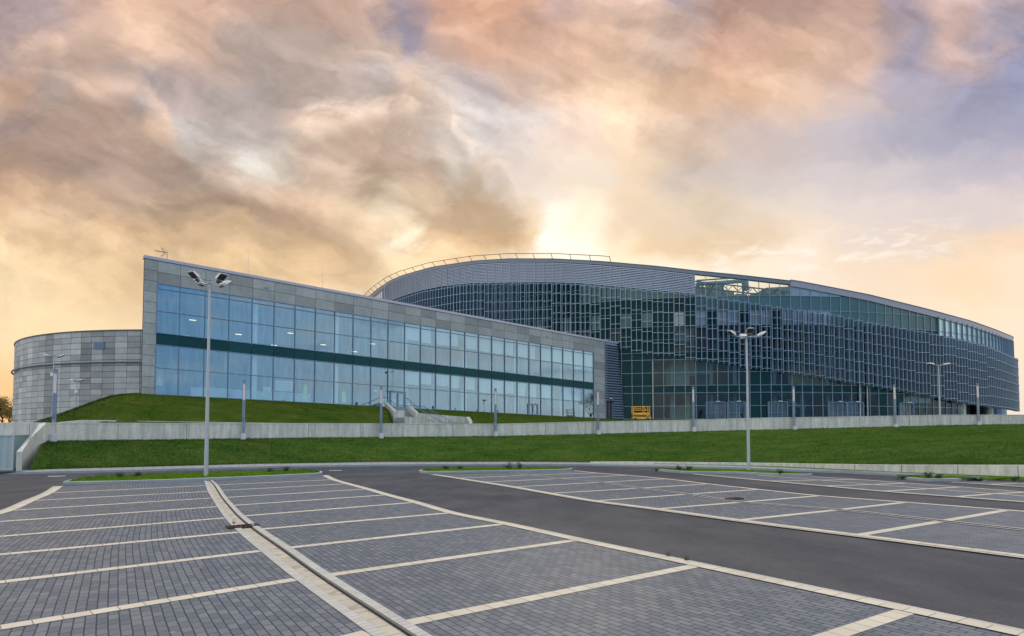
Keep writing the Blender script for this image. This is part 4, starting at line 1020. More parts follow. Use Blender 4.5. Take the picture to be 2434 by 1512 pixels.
# desks with monitors
def desk(x, w_m, lab, dd=2.2):
    t_ = tpx(x)+dd*.6; z0 = Zb(t_)-.02; t = thing('office_desk', lab, 'desk', tuple(wp(t_, z0, -dd)), 'desks in the ground floor office')
    b = MB(); b.box(wp(t_, z0+.72, -dd), DW.to_3d()*w_m, (-NW).to_3d()*.7, (0, 0, .04)); b.box(wp(t_, z0+.2, -dd+.02), DW.to_3d()*w_m, (-NW).to_3d()*.03, (0, 0, .85)); obj('desk_top', b, M_white, t)
    b = MB()
    for s_ in (.05, w_m-.1): b.box(wp(t_+s_, z0, -dd-.1), DW.to_3d()*.05, (-NW).to_3d()*.5, (0, 0, .71))
    obj('leg', b, M_galv, t)
    b = MB()
    for s_ in (.4, w_m*.6): b.box(wp(t_+s_, z0+.85, -dd-.35), DW.to_3d()*.5, (-NW).to_3d()*.04, (0, 0, .32)); b.box(wp(t_+s_+.2, z0+.76, -dd-.37), DW.to_3d()*.08, (-NW).to_3d()*.06, (0, 0, .1))
    obj('monitor', b, M_blk, t)
desk(425, 3.6, 'long white office desk behind the glass by the tall lamp mast')
desk(520, 2.2, 'white office desk behind glass between mast and bollard light')
desk(590, 3.0, 'white office desk with screens below the white board')
desk(660, 2.6, 'white cluttered office desk under the white board')
desk(890, 2.4, 'white low counter behind the glass left of the entrance')
# small CCTV camera pole on the facade by the door
t_ = tpx(925.5); p = wp(t_, 0, .5)
cc = thing('camera_bracket', 'grey security camera on a bracket above the wing entrance', 'security camera', (p.x, p.y, at(925.5, 929, p.y).z))
b = MB(); z0 = at(925.5, 929, p.y).z; z1 = at(925.5, 880, p.y).z; b.tube((p.x, p.y, z0), (p.x, p.y, z1), .03); b.bar((p.x, p.y, z0), wp(t_, z0, 0), .05, .05); b.cbox((p.x+.1, p.y, z0), .5, .2, .06, .6); obj('bracket_pole', b, M_mullw, cc)
b = MB()
for a in (-.08, .1): b.tube((p.x+a, p.y-.06, z1-.1), (p.x+a*1.6, p.y-.22, z1-.2), .09, .07, 10)
b.tube((p.x, p.y, z1), (p.x, p.y, z1+.1), .06, .02, 8); obj('camera', b, M_galv, cc)

# roof items on the wing
def rod(x, y0, y1, dback, lab):
    t_ = tpx(x); Yd = A0.y+DW.y*t_+dback; a = at(x, y0, Yd); c = at(x, y1, Yd)
    t = thing('lightning_rod', lab, 'lightning rod', tuple(c), 'lightning rods on the wing roof')
    b = MB(); b.tube((c.x, c.y, c.z-1.2), a, .022, .012, 5); obj('rod', b, M_galv, t)
    b = MB(); b.cbox((c.x, c.y, c.z-1.2), .4, .4, .15); obj('rod_base', b, M_conc, t)
rod(590, 597, 652, 3, 'taller thin lightning rod on the wing roof, nearest the big mast')
rod(767, 630, 685, 3, 'thin lightning rod on the wing roof further right')
rod(914, 664, 706, 6, 'faint short lightning rod beside the left end of the arena roof')
an = at(397, 612, 56); t = thing('tv_antenna', 'thin television antenna on the left roof corner of the wing', 'antenna', tuple(an))
b = MB(); b.tube((an.x, an.y, an.z-1.4), (an.x, an.y, an.z+.55), .03, .025, 6); obj('mast', b, M_headd, t)
b = MB(); z_ = an.z+.45; b.tube((an.x, an.y, z_), (an.x-1.05, an.y-.2, z_+.12), .02)
for k in range(7): b.tube((an.x-.25-k*.12, an.y-.35-.02*k, z_+.02+k*.015), (an.x-.25-k*.12, an.y+.3-.02*k, z_+.05+k*.015), .01, .01, 4)
for s_ in (-1, 1):
    for k in range(3): b.tube((an.x-.12-k*.09, an.y, z_), (an.x-.35-k*.09, an.y-.15, z_+s_*(.42)), .012, .012, 4)
obj('antenna_elements', b, M_headd, t)

# ================================================================== ARENA
arena = thing('arena', 'huge round glass arena with curved louvred rim and blue fin screen', 'building', (AC.x, AC.y, 4.5))
def zlev(curve, phi, o=0.0):
    z = 22.0
    for _ in range(6):
        x, y = proj(ap(phi, z, o)); yy = interpc(curve, x); p = ap(phi, z, o); z = at(x, yy, p.y).z
    return z
ROOF = [(868, 716), (880, 705), (900, 688), (930, 668), (960, 655), (1030, 635.5), (1130, 621), (1215, 616), (1320, 616.5), (1430, 622.5), (1560, 634), (1655, 645), (1760, 655.5), (1886, 670), (1960, 684), (2060, 703.5), (2200, 738), (2300, 765), (2360, 786), (2400, 802), (2412, 812)]
LVB = [(868, 742), (900, 728), (930, 715), (965, 702), (1005, 690), (1050, 681.5), (1096, 675.8), (1129, 672.8), (1298, 671), (1386, 674), (1450, 680), (1553, 690), (1655, 699)]
SCT = [(868, 745), (930, 720), (1005, 695), (1096, 679.5), (1130, 677), (1298, 675), (1386, 678.5), (1450, 685), (1553, 693), (1655, 701), (1683, 708), (1761, 718), (1840, 731), (1915, 742), (1989, 752), (2055, 767), (2121, 778), (2187, 790), (2266, 806), (2341, 825), (2385, 843), (2417, 858)]
SCB = [(868, 800), (1100, 790), (1350, 798), (1430, 806), (1460, 812), (1500, 831), (1554, 840), (1604, 841), (1640, 850), (1683, 854), (1733, 861), (1780, 870), (1852, 880), (1935, 891), (2013, 905), (2068, 913), (2146, 927), (2225, 941), (2304, 957), (2404, 971), (2417, 974)]
DPH = 1.5/R0; NBAY = 108
PH = [(-54+i)*DPH for i in range(NBAY+1)]
RZ = [zlev(ROOF, p) for p in PH]
ROWS = [4.6, 6.45, 8.35, 9.4, 11.3, 13.2, 14.25, 16.1, 18.05, 20.1, 22.2, 24.2, 26.2, 28.2, 30.2, 32.2]
def bayx(i): return proj(ap((PH[i]+PH[i+1])/2, 15))[0]
matl = [M_gla, M_sp, M_spl, M_spg, M_spp, M_glc]
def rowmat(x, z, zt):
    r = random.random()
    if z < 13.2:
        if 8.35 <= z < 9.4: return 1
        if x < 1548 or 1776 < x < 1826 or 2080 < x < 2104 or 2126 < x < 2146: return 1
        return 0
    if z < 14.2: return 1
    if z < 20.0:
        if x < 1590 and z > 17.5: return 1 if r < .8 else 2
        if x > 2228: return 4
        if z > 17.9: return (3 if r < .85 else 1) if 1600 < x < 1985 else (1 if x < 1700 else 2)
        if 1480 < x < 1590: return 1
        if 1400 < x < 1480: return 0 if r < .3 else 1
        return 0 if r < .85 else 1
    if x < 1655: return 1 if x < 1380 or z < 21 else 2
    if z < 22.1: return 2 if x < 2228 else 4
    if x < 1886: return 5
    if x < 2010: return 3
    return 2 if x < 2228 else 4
IND0, IND1 = 4, 104
def level_mesh(i, b, fb):
    pa, pb = PH[i], PH[i+1]; x = bayx(i); left = x < 1655
    zt = [RZ[i]-.45, RZ[i+1]-.45] if not left else [zlev(LVB, pa)-.0, zlev(LVB, pb)-.0]
    zs = [z for z in ROWS if z < min(zt)-.35]
    if x > 1989: zs = [z for z in zs if z != 22.2]
    if x > 2288: zs = [z for z in zs if z >= 9.4]
    for k, z0 in enumerate(zs):
        if k+1 < len(zs): za = zb2 = zs[k+1]
        else: za, zb2 = zt
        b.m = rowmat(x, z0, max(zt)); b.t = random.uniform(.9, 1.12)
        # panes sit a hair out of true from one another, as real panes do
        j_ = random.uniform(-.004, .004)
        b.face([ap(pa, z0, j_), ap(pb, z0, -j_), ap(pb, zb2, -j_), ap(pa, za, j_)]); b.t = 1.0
        fb.bar(ap(pa, z0, .05), ap(pb, z0, .05), .07, .06)
    t3 = V((math.cos(A_AX+pa), math.sin(A_AX+pa), 0))
    dep = .12
    if x > 2228: 
        zz = zlev(SCT, pa)-.5
        fb.m = 1; fb.box(ap(pa, zz, .02)-V((-t3.y, t3.x, 0))*.05, V((-t3.y, t3.x, 0))*.08, t3*.26, (0, 0, zt[0]-zz)); fb.m = 0
    if True:
        fb.bar(ap(pa, zs[0], .06), ap(pa, zt[0], .06), .07, dep, tuple(t3))
rest_w, rest_f = MB(), MB()
for i in range(NBAY):
    if IND0 <= i < IND1:
        b, fb = MB(), MB(); level_mesh(i, b, fb); wdo = obj('window', b, matl, arena); obj('frame', fb, [M_mull, M_blade], wdo)
    else: level_mesh(i, rest_w, rest_f)
wdo = obj('window', rest_w, matl, arena, kind='stuff'); obj('frame', rest_f, [M_mull, M_blade], wdo)
# fascia
b = MB(); b2 = MB()
for i in range(NBAY):
    x = bayx(i); up = .0 if x < 1886 else .14; dn = .48 if x < 1886 else .72
    q = [ap(PH[i], RZ[i]-dn, .18), ap(PH[i+1], RZ[i+1]-dn, .18), ap(PH[i+1], RZ[i+1]-dn, -.5), ap(PH[i], RZ[i]-dn, -.5),
         ap(PH[i], RZ[i]+up-.02, .26), ap(PH[i+1], RZ[i+1]+up-.02, .26), ap(PH[i+1], RZ[i+1]+up-.02, -.5), ap(PH[i], RZ[i]+up-.02, -.5)]
    b.m = 0 if x < 1886 else 1; b.hexa(q)
    q = [ap(PH[i], RZ[i]+up-.018, .34), ap(PH[i+1], RZ[i+1]+up-.018, .34), ap(PH[i+1], RZ[i+1]+up-.018, -.4), ap(PH[i], RZ[i]+up-.018, -.4)]
    b2.hexa(q+[p_+V((0, 0, .07)) for p_ in q])
obj('fascia', b, [M_fasc, M_fascl], arena); obj('coping', b2, M_blade, arena)
# louvre panels
lb_rest = MB()
def louver(i, b):
    pa, pb = PH[i]+.0006, PH[i+1]-.0006; z1a, z1b = RZ[i]-.50, RZ[i+1]-.50; z0a, z0b = zlev(LVB, pa), zlev(LVB, pb)
    n = max(3, int((z1a-z0a)/.235))
    for k in range(n):
        f0, f1 = k/n, (k+.72)/n
        a0, b0 = z0a+(z1a-z0a)*f0, z0b+(z1b-z0b)*f0; a1, b1 = z0a+(z1a-z0a)*f1, z0b+(z1b-z0b)*f1
        b.hexa([ap(pa, a0, .22), ap(pb, b0, .22), ap(pb, b0, .19), ap(pa, a0, .19), ap(pa, a1, .12), ap(pb, b1, .12), ap(pb, b1, .09), ap(pa, a1, .09)])
    t3 = V((math.cos(A_AX+PH[i]), math.sin(A_AX+PH[i]), 0)); b.bar(ap(PH[i], z0a, .16), ap(PH[i], z1a, .16), .05, .16, tuple(t3))
for i in range(NBAY):
    if bayx(i) < 1655:
        if i >= IND0: b = MB(); louver(i, b); obj('louvre_panel', b, M_louv, arena)
        else: louver(i, lb_rest)
obj('louvre_panel', lb_rest, M_louv, arena, kind='stuff')
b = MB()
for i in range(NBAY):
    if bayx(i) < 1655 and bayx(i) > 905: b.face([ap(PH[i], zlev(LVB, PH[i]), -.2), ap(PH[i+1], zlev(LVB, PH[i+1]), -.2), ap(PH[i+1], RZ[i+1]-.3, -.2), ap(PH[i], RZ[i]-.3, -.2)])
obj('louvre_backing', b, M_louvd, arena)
# fin screen
sc_rest = MB()
def screen(i, b):
    x = bayx(i); g = i if x < 2165 else (i//2)*2
    gm = PH[g]+DPH/2 if x < 2165 else PH[g]+DPH
    zt, zb_ = zlev(SCT, gm, .6), zlev(SCB, gm, .6)
    if x < 1440: zb_ = min(zb_, 13.5)
    for k, f in enumerate((0.0, .5)):
        ph = PH[i]+DPH*f; t3 = V((math.cos(A_AX+ph), math.sin(A_AX+ph), 0)); sd_ = V((-t3.y, t3.x, 0))
        top = zt+(.30 if k else .22); bot = zb_-.28
        b.m = 0; b.box(ap(ph, bot, .28)-sd_*.03, sd_*.06, t3*.46, (0, 0, top-bot))
        b.m = 1; b.box(ap(ph, bot-.03, .742)-sd_*.032, sd_*.064, t3*.05, (0, 0, top-bot+.06))
    b.m = 1; n = max(3, round((zt-zb_)/1.42))
    for k in range(n+1):
        z = zb_+(zt-zb_)*k/n; b.bar(ap(PH[i], z, .82), ap(PH[i+1], z, .82), .05, .058)
    b.m = 0
    for z in ROWS:
        if zb_ < z < zt and (i % 2 == 0):
            t3 = V((math.cos(A_AX+PH[i]), math.sin(A_AX+PH[i]), 0)); b.box(ap(PH[i], z-.04, .06), t3*.24, V((-t3.y, t3.x, 0))*.05, (0, 0, .08))
for i in range(NBAY):
    if IND0 <= i < IND1: b = MB(); screen(i, b); obj('screen_panel', b, [M_blade, M_edge_lit], arena)
    else: screen(i, sc_rest)
obj('screen_panel', sc_rest, [M_blade, M_edge_lit], arena, kind='stuff')
# roof rail
b = MB(); prev = None
for i in range(0, NBAY):
    x = bayx(i)
    if x > 1482: break
    top = ap(PH[i], RZ[i]+.62, 1.05)
    if prev: b.tube(prev, top, .05, .05, 5)
    prev = top
    if i % 2 == 0: b.tube(ap(PH[i], RZ[i]+.02, .3), top, .05, .05, 5)
b.tube(ap(PH[i-1], RZ[i-1]+.02, .3), prev, .05, .05, 5)
obj('roof_rail', b, M_headd, arena)
# inner wall, floors, low roof, closed rear
b = MB()
for i in range(72):
    a0, a1 = A_AX+PI*2*i/72, A_AX+PI*2*(i+1)/72
    b.face([(AC.x+66*math.cos(a0), AC.y+66*math.sin(a0), 4.4), (AC.x+66*math.cos(a1), AC.y+66*math.sin(a1), 4.4), (AC.x+66*math.cos(a1), AC.y+66*math.sin(a1), 18.6), (AC.x+66*math.cos(a0), AC.y+66*math.sin(a0), 18.6)])
obj('inner_wall', b, M_wood, arena)
b = MB()
for z0 in (8.5, 13.35):
    for i in range(NBAY):
        p = [ap(PH[i], z0, -.35), ap(PH[i+1], z0, -.35), ap(PH[i+1], z0, -6.9), ap(PH[i], z0, -6.9)]; b.hexa(p+[q+V((0, 0, .7)) for q in p])
obj('floor_slab', b, M_room, arena)
b = MB()
for i in range(NBAY):
    p = [ap(PH[i], 4.5, 0), ap(PH[i+1], 4.5, 0), ap(PH[i+1], 4.5, -7), ap(PH[i], 4.5, -7)]; b.face(p)
obj('ground_floor', b, M_floor, arena)
b = MB(); n = 96
ring = [(AC.x+(R0-.4)*math.cos(2*PI*i/n), AC.y+(R0-.4)*math.sin(2*PI*i/n)) for i in range(n)]
b.face([(x, y, 18.7) for x, y in ring]); obj('roof', b, M_roof, arena)
b = MB()
pe0, pe1 = PH[0], PH[-1]; span = 2*PI-(pe1-pe0)
for i in range(40):
    f0, f1 = pe1+span*i/40, pe1+span*(i+1)/40; z0 = RZ[-1]+(RZ[0]-RZ[-1])*i/40; z1 = RZ[-1]+(RZ[0]-RZ[-1])*(i+1)/40
    zl = 9.4 if i < 3 else 4.4
    b.face([ap(f0, zl, 0), ap(f1, zl, 0), ap(f1, min(z1, 20), 0), ap(f0, min(z0, 20), 0)])
obj('rear_wall', b, M_spl, arena)
# rim girder and trusses seen through the clear glazing
b = MB()
for i in range(NBAY):
    x = bayx(i)
    if 1560 < x < 1960:
        z0, z1 = RZ[i]-.9, RZ[i+1]-.9
        b.bar(ap(PH[i], z0, -2.2), ap(PH[i+1], z1, -2.2), .16, .16); b.bar(ap(PH[i], z0-.9, -2.2), ap(PH[i+1], z1-.9, -2.2), .16, .18)
        m2 = (PH[i]+PH[i+1])/2
        b.bar(ap(PH[i], z0, -2.2), ap(m2, z0-.9, -2.2), .1, .1); b.bar(ap(m2, z0-.9, -2.2), ap(PH[i+1], z1, -2.2), .1, .1)
        if i % 2: b.bar(ap(PH[i], 18.7, -2.2), ap(PH[i], z0, -2.2), .22, .22, (1, 0, 0))
        if i % 6 == 0: b.bar(ap(PH[i], z0-.2, -.5), ap(PH[i], z0-1.6, -9), .16, .16)
obj('rim_truss', b, M_truss, arena)
b = MB()   # plant room and ducts on the low roof behind the clear panes
for x0, x1, y0, dep in ((1655, 1722, 676, 6), (1722, 1760, 668, 8), (1760, 1800, 690, 9), (1800, 1832, 696, 8), (1842, 1856, 694, 7), (1862, 1990, 682, 5)):
    f0, f1 = aphi(x0), aphi(x1)
    Yd = ap((f0+f1)/2, 0, -dep).y
    za = at(x0, y0+2, ap(f0, 0, -dep).y).z; zb3 = at(x1, y0+(8 if x1 < 1750 else -4 if x1 > 1900 else 3), ap(f1, 0, -dep).y).z
    q = [ap(f0, 18.7, -dep), ap(f1, 18.7, -dep), ap(f1, 18.7, -dep-3), ap(f0, 18.7, -dep-3)]
    b.hexa(q+[V((q[0].x, q[0].y, za)), V((q[1].x, q[1].y, zb3)), V((q[2].x, q[2].y, zb3)), V((q[3].x, q[3].y, za))])
for (x0, y0, x1, y1, r_) in ((1655, 676, 1768, 668, .30), (1655, 667, 1740, 661, .12), (1768, 668, 1775, 690, .5)):
    b.tube(at(x0, y0, 91), at(x1, y1, 91), r_, r_, 8)
obj('roof_plant', b, M_plant, arena)
# doors
for x0, x1 in ((1678, 1722), (1727.6, 1770.6), (1825, 1869.7), (1967, 2009.5), (2011, 2049), (2136, 2168)):
    f0, f1 = aphi(x0), aphi(x1); fm = (f0+f1)/2; b = MB()
    for f in (f0, f1): t3 = ap(f, 0, 1)-ap(f, 0, 0); b.bar(ap(f, 4.55, .16), ap(f, 6.95, .16), .14, .3, tuple(t3))
    b.bar(ap(f0, 6.95, .16), ap(f1, 6.95, .16), .3, .12)
    d = obj('door', b, M_mullw, arena)
    for a, c in ((f0+.0022, fm-.0004), (fm+.0004, f1-.0022)):
        b = MB()
        for f in (a, c): t3 = ap(f, 0, 1)-ap(f, 0, 0); b.bar(ap(f, 4.55, .16), ap(f, 6.85, .16), .06, .08, tuple(t3))
        b.bar(ap(a, 5.45, .16), ap(c, 5.45, .16), .06, .05); b.m = 1; b.face([ap(a, 4.6, .12), ap(c, 4.6, .12), ap(c, 6.8, .12), ap(a, 6.8, .12)])
        obj('door_leaf', b, [M_mullw, M_gld], d)
    b = MB(); b.cbox(ap(fm+.004, 7.05, .4), .55, .18, .1, A_AX+fm+PI/2); obj('door_lamp', b, M_headw, d)
for f in (aphi(1552), aphi(2042), aphi(2060)):
    b = MB(); b.tube(ap(f, 4.5, .2), ap(f, 13.0, .2), .09, .09, 8); obj('downpipe', b, M_galv, arena)
for x, y in ((1708, 932), (1710.5, 930.5), (1786, 931.5), (1332, 757), (1339, 762), (1566, 854)):
    f = aphi(x); q = at(x, y, ap(f, 0, -1.5).y); b = MB(); b.cbox(q, .75 if x != 1566 else .15, .1, .06, .7); obj('ceiling_lamp', b, M_lamp, arena)
# interior stairs and pale balconies glimpsed through the glass
b = MB()
for x0, y0, x1, y1 in ((1826, 872, 1868, 875), (1826, 935, 1868, 938), (1995, 955, 2040, 958), (1868, 885, 1905, 912), (1868, 950, 1912, 972)):
    f0, f1 = aphi(x0), aphi(x1); p, q = at(x0, y0, ap(f0, 0, -4).y), at(x1, y1, ap(f1, 0, -4).y); b.bar(p, q, .4, .55)
obj('stair_flight', b, M_room, arena)
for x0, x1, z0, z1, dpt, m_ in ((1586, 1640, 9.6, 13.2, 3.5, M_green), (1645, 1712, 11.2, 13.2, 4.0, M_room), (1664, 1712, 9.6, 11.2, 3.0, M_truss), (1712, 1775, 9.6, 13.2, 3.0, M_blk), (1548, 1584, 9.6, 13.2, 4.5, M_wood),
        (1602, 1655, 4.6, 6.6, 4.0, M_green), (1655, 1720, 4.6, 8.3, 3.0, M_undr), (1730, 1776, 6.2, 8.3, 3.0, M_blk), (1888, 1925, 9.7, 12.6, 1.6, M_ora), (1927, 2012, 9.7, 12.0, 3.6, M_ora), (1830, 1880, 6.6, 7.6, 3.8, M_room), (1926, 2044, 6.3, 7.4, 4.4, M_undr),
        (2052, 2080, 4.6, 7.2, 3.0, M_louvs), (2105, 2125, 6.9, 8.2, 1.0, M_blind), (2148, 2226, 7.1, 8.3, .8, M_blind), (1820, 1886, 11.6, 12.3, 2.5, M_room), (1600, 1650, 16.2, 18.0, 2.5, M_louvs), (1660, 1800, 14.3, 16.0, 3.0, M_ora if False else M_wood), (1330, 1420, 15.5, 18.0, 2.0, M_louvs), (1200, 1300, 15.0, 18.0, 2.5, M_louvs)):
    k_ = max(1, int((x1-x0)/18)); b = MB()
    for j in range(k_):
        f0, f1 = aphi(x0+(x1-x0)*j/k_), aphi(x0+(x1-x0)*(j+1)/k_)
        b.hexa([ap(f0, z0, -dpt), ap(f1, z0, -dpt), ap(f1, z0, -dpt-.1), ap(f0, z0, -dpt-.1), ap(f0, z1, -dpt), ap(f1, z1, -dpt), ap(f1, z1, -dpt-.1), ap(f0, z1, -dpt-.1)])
    obj('partition', b, m_, arena)  # room walls, plus added panels whose colour stands in for glass reflections
for x in (1600, 1640, 1700, 1760, 1860, 1930, 1995, 2052):
    f = aphi(x); b = MB(); b.tube(ap(f, 4.5, -2.5), ap(f, 13.3, -2.5), .3, .3, 12); obj('column', b, M_room, arena, True)
# undercroft at the far right
b = MB()
for i in range(86, NBAY):
    if bayx(i) < 2288: continue
    p = [ap(PH[i], 8.9, .3), ap(PH[i+1], 8.9, .3), ap(PH[i+1], 8.9, -8), ap(PH[i], 8.9, -8)]; b.hexa(p+[q+V((0, 0, .5)) for q in p])
obj('soffit', b, M_mull, arena)
for x in (2307, 2373):
    f = aphi(x); b = MB(); b.tube(ap(f, 4.4, -1.2), ap(f, 9.0, -1.2), .55, .55, 16); obj('pillar', b, M_concl, arena, True)
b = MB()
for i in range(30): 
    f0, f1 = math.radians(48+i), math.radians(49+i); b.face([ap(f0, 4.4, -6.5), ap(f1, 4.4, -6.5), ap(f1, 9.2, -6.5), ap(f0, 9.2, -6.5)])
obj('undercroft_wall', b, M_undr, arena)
fz = aphi(2395); b = MB(); b.tube(ap(math.radians(66), 4.4, -4.0), ap(math.radians(66), 9.0, -4.0), 3.0, 3.0, 20); obj('corner_drum', b, M_louvs, arena)

# ================================================================== DRUM annex
DC = V((-41.3, 96.5)); DR = 29.2
drum = thing('drum_annex', 'round windowless annex clad in mixed grey panels behind the wing', 'building', (DC.x, DC.y, 2.7))
DTOP = [(30, 830), (38, 820), (56, 812), (80, 806), (110, 800.5), (160, 795), (210, 790.5), (260, 787.5), (300, 785.8), (336, 784.5), (520, 784)]
def dp(a, z, o=0): return V((DC.x+(DR+o)*math.cos(a), DC.y+(DR+o)*math.sin(a), z))
zt0 = 13.8
b = MB(); PW = 1.45/DR; rows_n = 17; a_start = math.radians(-215); nA = 88
rowh = (zt0-2.7)/rows_n
for i in range(nA):
    a0, a1 = a_start+i*PW+.0006, a_start+(i+1)*PW-.0006
    colt = random.choice((.72, 1, 1, 1.12, .9))
    for k in range(rows_n):
        rr = random.random(); b.t = colt*(random.choice((.74, .84, 1.14)) if rr < .32 else random.uniform(.94, 1.06))
        b.t = max(.55, min(1.3, b.t))
        z0, z1 = 2.7+k*rowh+.02, 2.7+(k+1)*rowh-.02
        b.face([dp(a0, z0, .02), dp(a1, z0, .02), dp(a1, z1, .02), dp(a0, z1, .02)])
obj('cladding', b, M_drum, drum)
b = MB(); n = 120
for i in range(n):
    a0, a1 = 2*PI*i/n, 2*PI*(i+1)/n; b.face([dp(a0, 2.6, -.03), dp(a1, 2.6, -.03), dp(a1, zt0, -.03), dp(a0, zt0, -.03)])
obj('wall', b, M_joint, drum)
b = MB()
for i in range(n):
    a0, a1 = 2*PI*i/n, 2*PI*(i+1)/n; q = [dp(a0, zt0-.04, .1), dp(a1, zt0-.04, .1), dp(a1, zt0-.04, -.5), dp(a0, zt0-.04, -.5)]; b.hexa(q+[p_+V((0, 0, .12)) for p_ in q])
obj('coping', b, M_headd, drum)
b = MB(); b.face([dp(2*PI*i/n, zt0-.3, -.1) for i in range(n)]); obj('roof', b, M_roof, drum)
b = MB(); zp = at(200, 868.5, 70.5).z; pv = None
for i in range(140):
    a = a_start+i*math.radians(1.0)+.02; q = dp(a, zp, .22)
    if pv: b.tube(pv, q, .10, .10, 8, False)
    pv = q
obj('pipe', b, M_mullw, drum, True)
def dang(x, z):
    r = (x-CX)/F; dd_ = V((r, 1)).normalized(); bq = dd_.dot(DC); cq = DC.dot(DC)-DR*DR; k = bq-math.sqrt(max(0, bq*bq-cq)); p = dd_*k-DC; return math.atan2(p.y, p.x), dd_.y*k
a0, Yv = dang(218, 0); a1, _ = dang(244, 0); zv0 = at(230, 830, Yv).z; zv1 = at(230, 813, Yv).z; b = MB()
b.hexa([dp(a0, zv0, .08), dp(a1, zv0, .08), dp(a1, zv0, 0), dp(a0, zv0, 0), dp(a0, zv1, .08), dp(a1, zv1, .08), dp(a1, zv1, 0), dp(a0, zv1, 0)])
vt = obj('vent', b, M_blade, drum); b = MB()
for k in range(7): z_ = zv0+(zv1-zv0)*(k+.3)/7; b.hexa([dp(a0, z_, .13), dp(a1, z_, .13), dp(a1, z_, .082), dp(a0, z_, .082), dp(a0, z_+.05, .11), dp(a1, z_+.05, .11), dp(a1, z_+.07, .082), dp(a0, z_+.07, .082)])
obj('slat', b, M_blade, vt)

# ================================================================== LIGHTS ON POSTS
def head(t, p, out, tilt, size=1.0, dark_=False, slim=False):
    """floodlight rising outward from arm end p"""
    o = V(out).normalized(); up = V((0, 0, 1)); side = o.cross(up).normalized()
    d = (o*math.cos(tilt)+up*math.sin(tilt)).normalized(); nn = side.cross(d).normalized()
    if nn.z > 0: nn = -nn                      # nn = direction the lamp faces (down/outward)
    L, Wd, T = .52*size, .42*size, .13*size
    b = MB(); p = V(p)
    q0 = [p-side*Wd*.30, p+side*Wd*.30, p+side*Wd*.30-nn*T*.9, p-side*Wd*.30-nn*T*.9]
    a1 = p+d*L*.22; q1 = [a1-side*Wd*.5, a1+side*Wd*.5, a1+side*Wd*.5-nn*T, a1-side*Wd*.5-nn*T]
    a2 = p+d*L*.8; q2 = [a2-side*Wd*.5, a2+side*Wd*.5, a2+side*Wd*.42-nn*T*.85, a2-side*Wd*.42-nn*T*.85]
    a3 = p+d*L; q3 = [a3-side*Wd*.48, a3+side*Wd*.48, a3+side*Wd*.36-nn*T*.25, a3-side*Wd*.36-nn*T*.25]
    for A_, B_ in ((q0, q1), (q1, q2), (q2, q3)): b.hexa(A_+B_)
    h = obj('floodlight', b, M_headw, t)
    b = MB(); c = p+d*L*.26+nn*.004
    b.hexa([c-side*Wd*.44, c+side*Wd*.44, c+side*Wd*.44+d*L*.66, c-side*Wd*.44+d*L*.66]+[v_+nn*.02 for v_ in (c-side*Wd*.44, c+side*Wd*.44, c+side*Wd*.44+d*L*.66, c-side*Wd*.44+d*L*.66)])
    obj('lens', b, M_lens, h)
    b = MB(); b.box(p-d*.10*size-side*.07*size-nn*.03*size, d*.16*size, side*.14*size, nn*.08*size); b.tube(p-side*.16*size+nn*.03, p+side*.16*size+nn*.03, .03*size, .03*size, 8)
    obj('bracket', b, M_headd, h)
def mast(base, H, dirs, label, group='floodlight masts', arm=.62, rb=.10, rt=.045, tilt=math.radians(38), size=1.0, lens_n=None):
    t = thing('floodlight_mast', label, 'lamp post', tuple(base), group); o = V(base)
    b = MB(); b.tube(o, o+V((0, 0, H*.12)), rb, rb, 14, False); b.tube(o+V((0, 0, H*.12)), o+V((0, 0, H*.96)), rb*.98, rt, 14, False); b.tube(o+V((0, 0, H*.96)), o+V((0, 0, H)), rt*.8, rt*.8, 10); obj('pole', b, M_galv, t, True)
    b = MB(); b.cbox(o+V((0, 0, .015)), .42, .42, .03)
    for sx in (-1, 1):
        for sy in (-1, 1): b.tube(o+V((sx*.15, sy*.15, .03)), o+V((sx*.15, sy*.15, .10)), .02, .02, 6)
    obj('base_plate', b, M_headd, t)
    b = MB(); top = o+V((0, 0, H))
    for a in dirs: d = V((math.cos(a), math.sin(a), 0)); b.bar(top, top+d*arm, .05, .05)
    obj('crossarm', b, M_galv, t)
    for a in dirs: d = V((math.cos(a), math.sin(a), 0)); head(t, top+d*arm, d, tilt, size)
    return t
R_ = math.radians
m1 = G(489.5, 1133.5, .12); top1 = at(499, 673, m1.y)
mast((m1.x, m1.y, .12), top1.z-.12, (R_(-118), R_(62), R_(-28), R_(152)), 'tall galvanised mast with four floodlights on the nearest grass island', rb=.092, size=.92)
m2 = G(1779, 1119.5, .12); top2 = at(1771.5, 800, m2.y)
mast((m2.x, m2.y, .12), top2.z-.12, (R_(-100), R_(80), R_(8), R_(188)), 'galvanised mast with four floodlights on the third island, right of centre', rb=.09, size=.85, arm=.7)
y3 = 62.0; b3 = at(2234, 1010.5, y3); t3_ = at(2229, 868, y3)
mast(tuple(b3), t3_.z-b3.z, (R_(0), R_(180)), 'small two headed lamp mast standing before the wall on the far right', arm=.5, rb=.10, rt=.05, tilt=R_(14), size=1.15)
y4 = 57.0; t4 = at(129, 849, y4)
mast((t4.x, y4, 2.75), t4.z-2.75, (R_(20), R_(200)), 'lamp mast with two white heads behind the leftmost light column', arm=.35, rb=.10, rt=.05, tilt=R_(25), size=1.0)
y5 = 63.0; t5 = at(183, 906, y5)
mast((t5.x, y5, 2.75), t5.z-2.75, (R_(0), R_(180)), 'short lamp mast in front of the round annex beside the berm', arm=.2, rb=.07, rt=.04, tilt=R_(15), size=1.0)
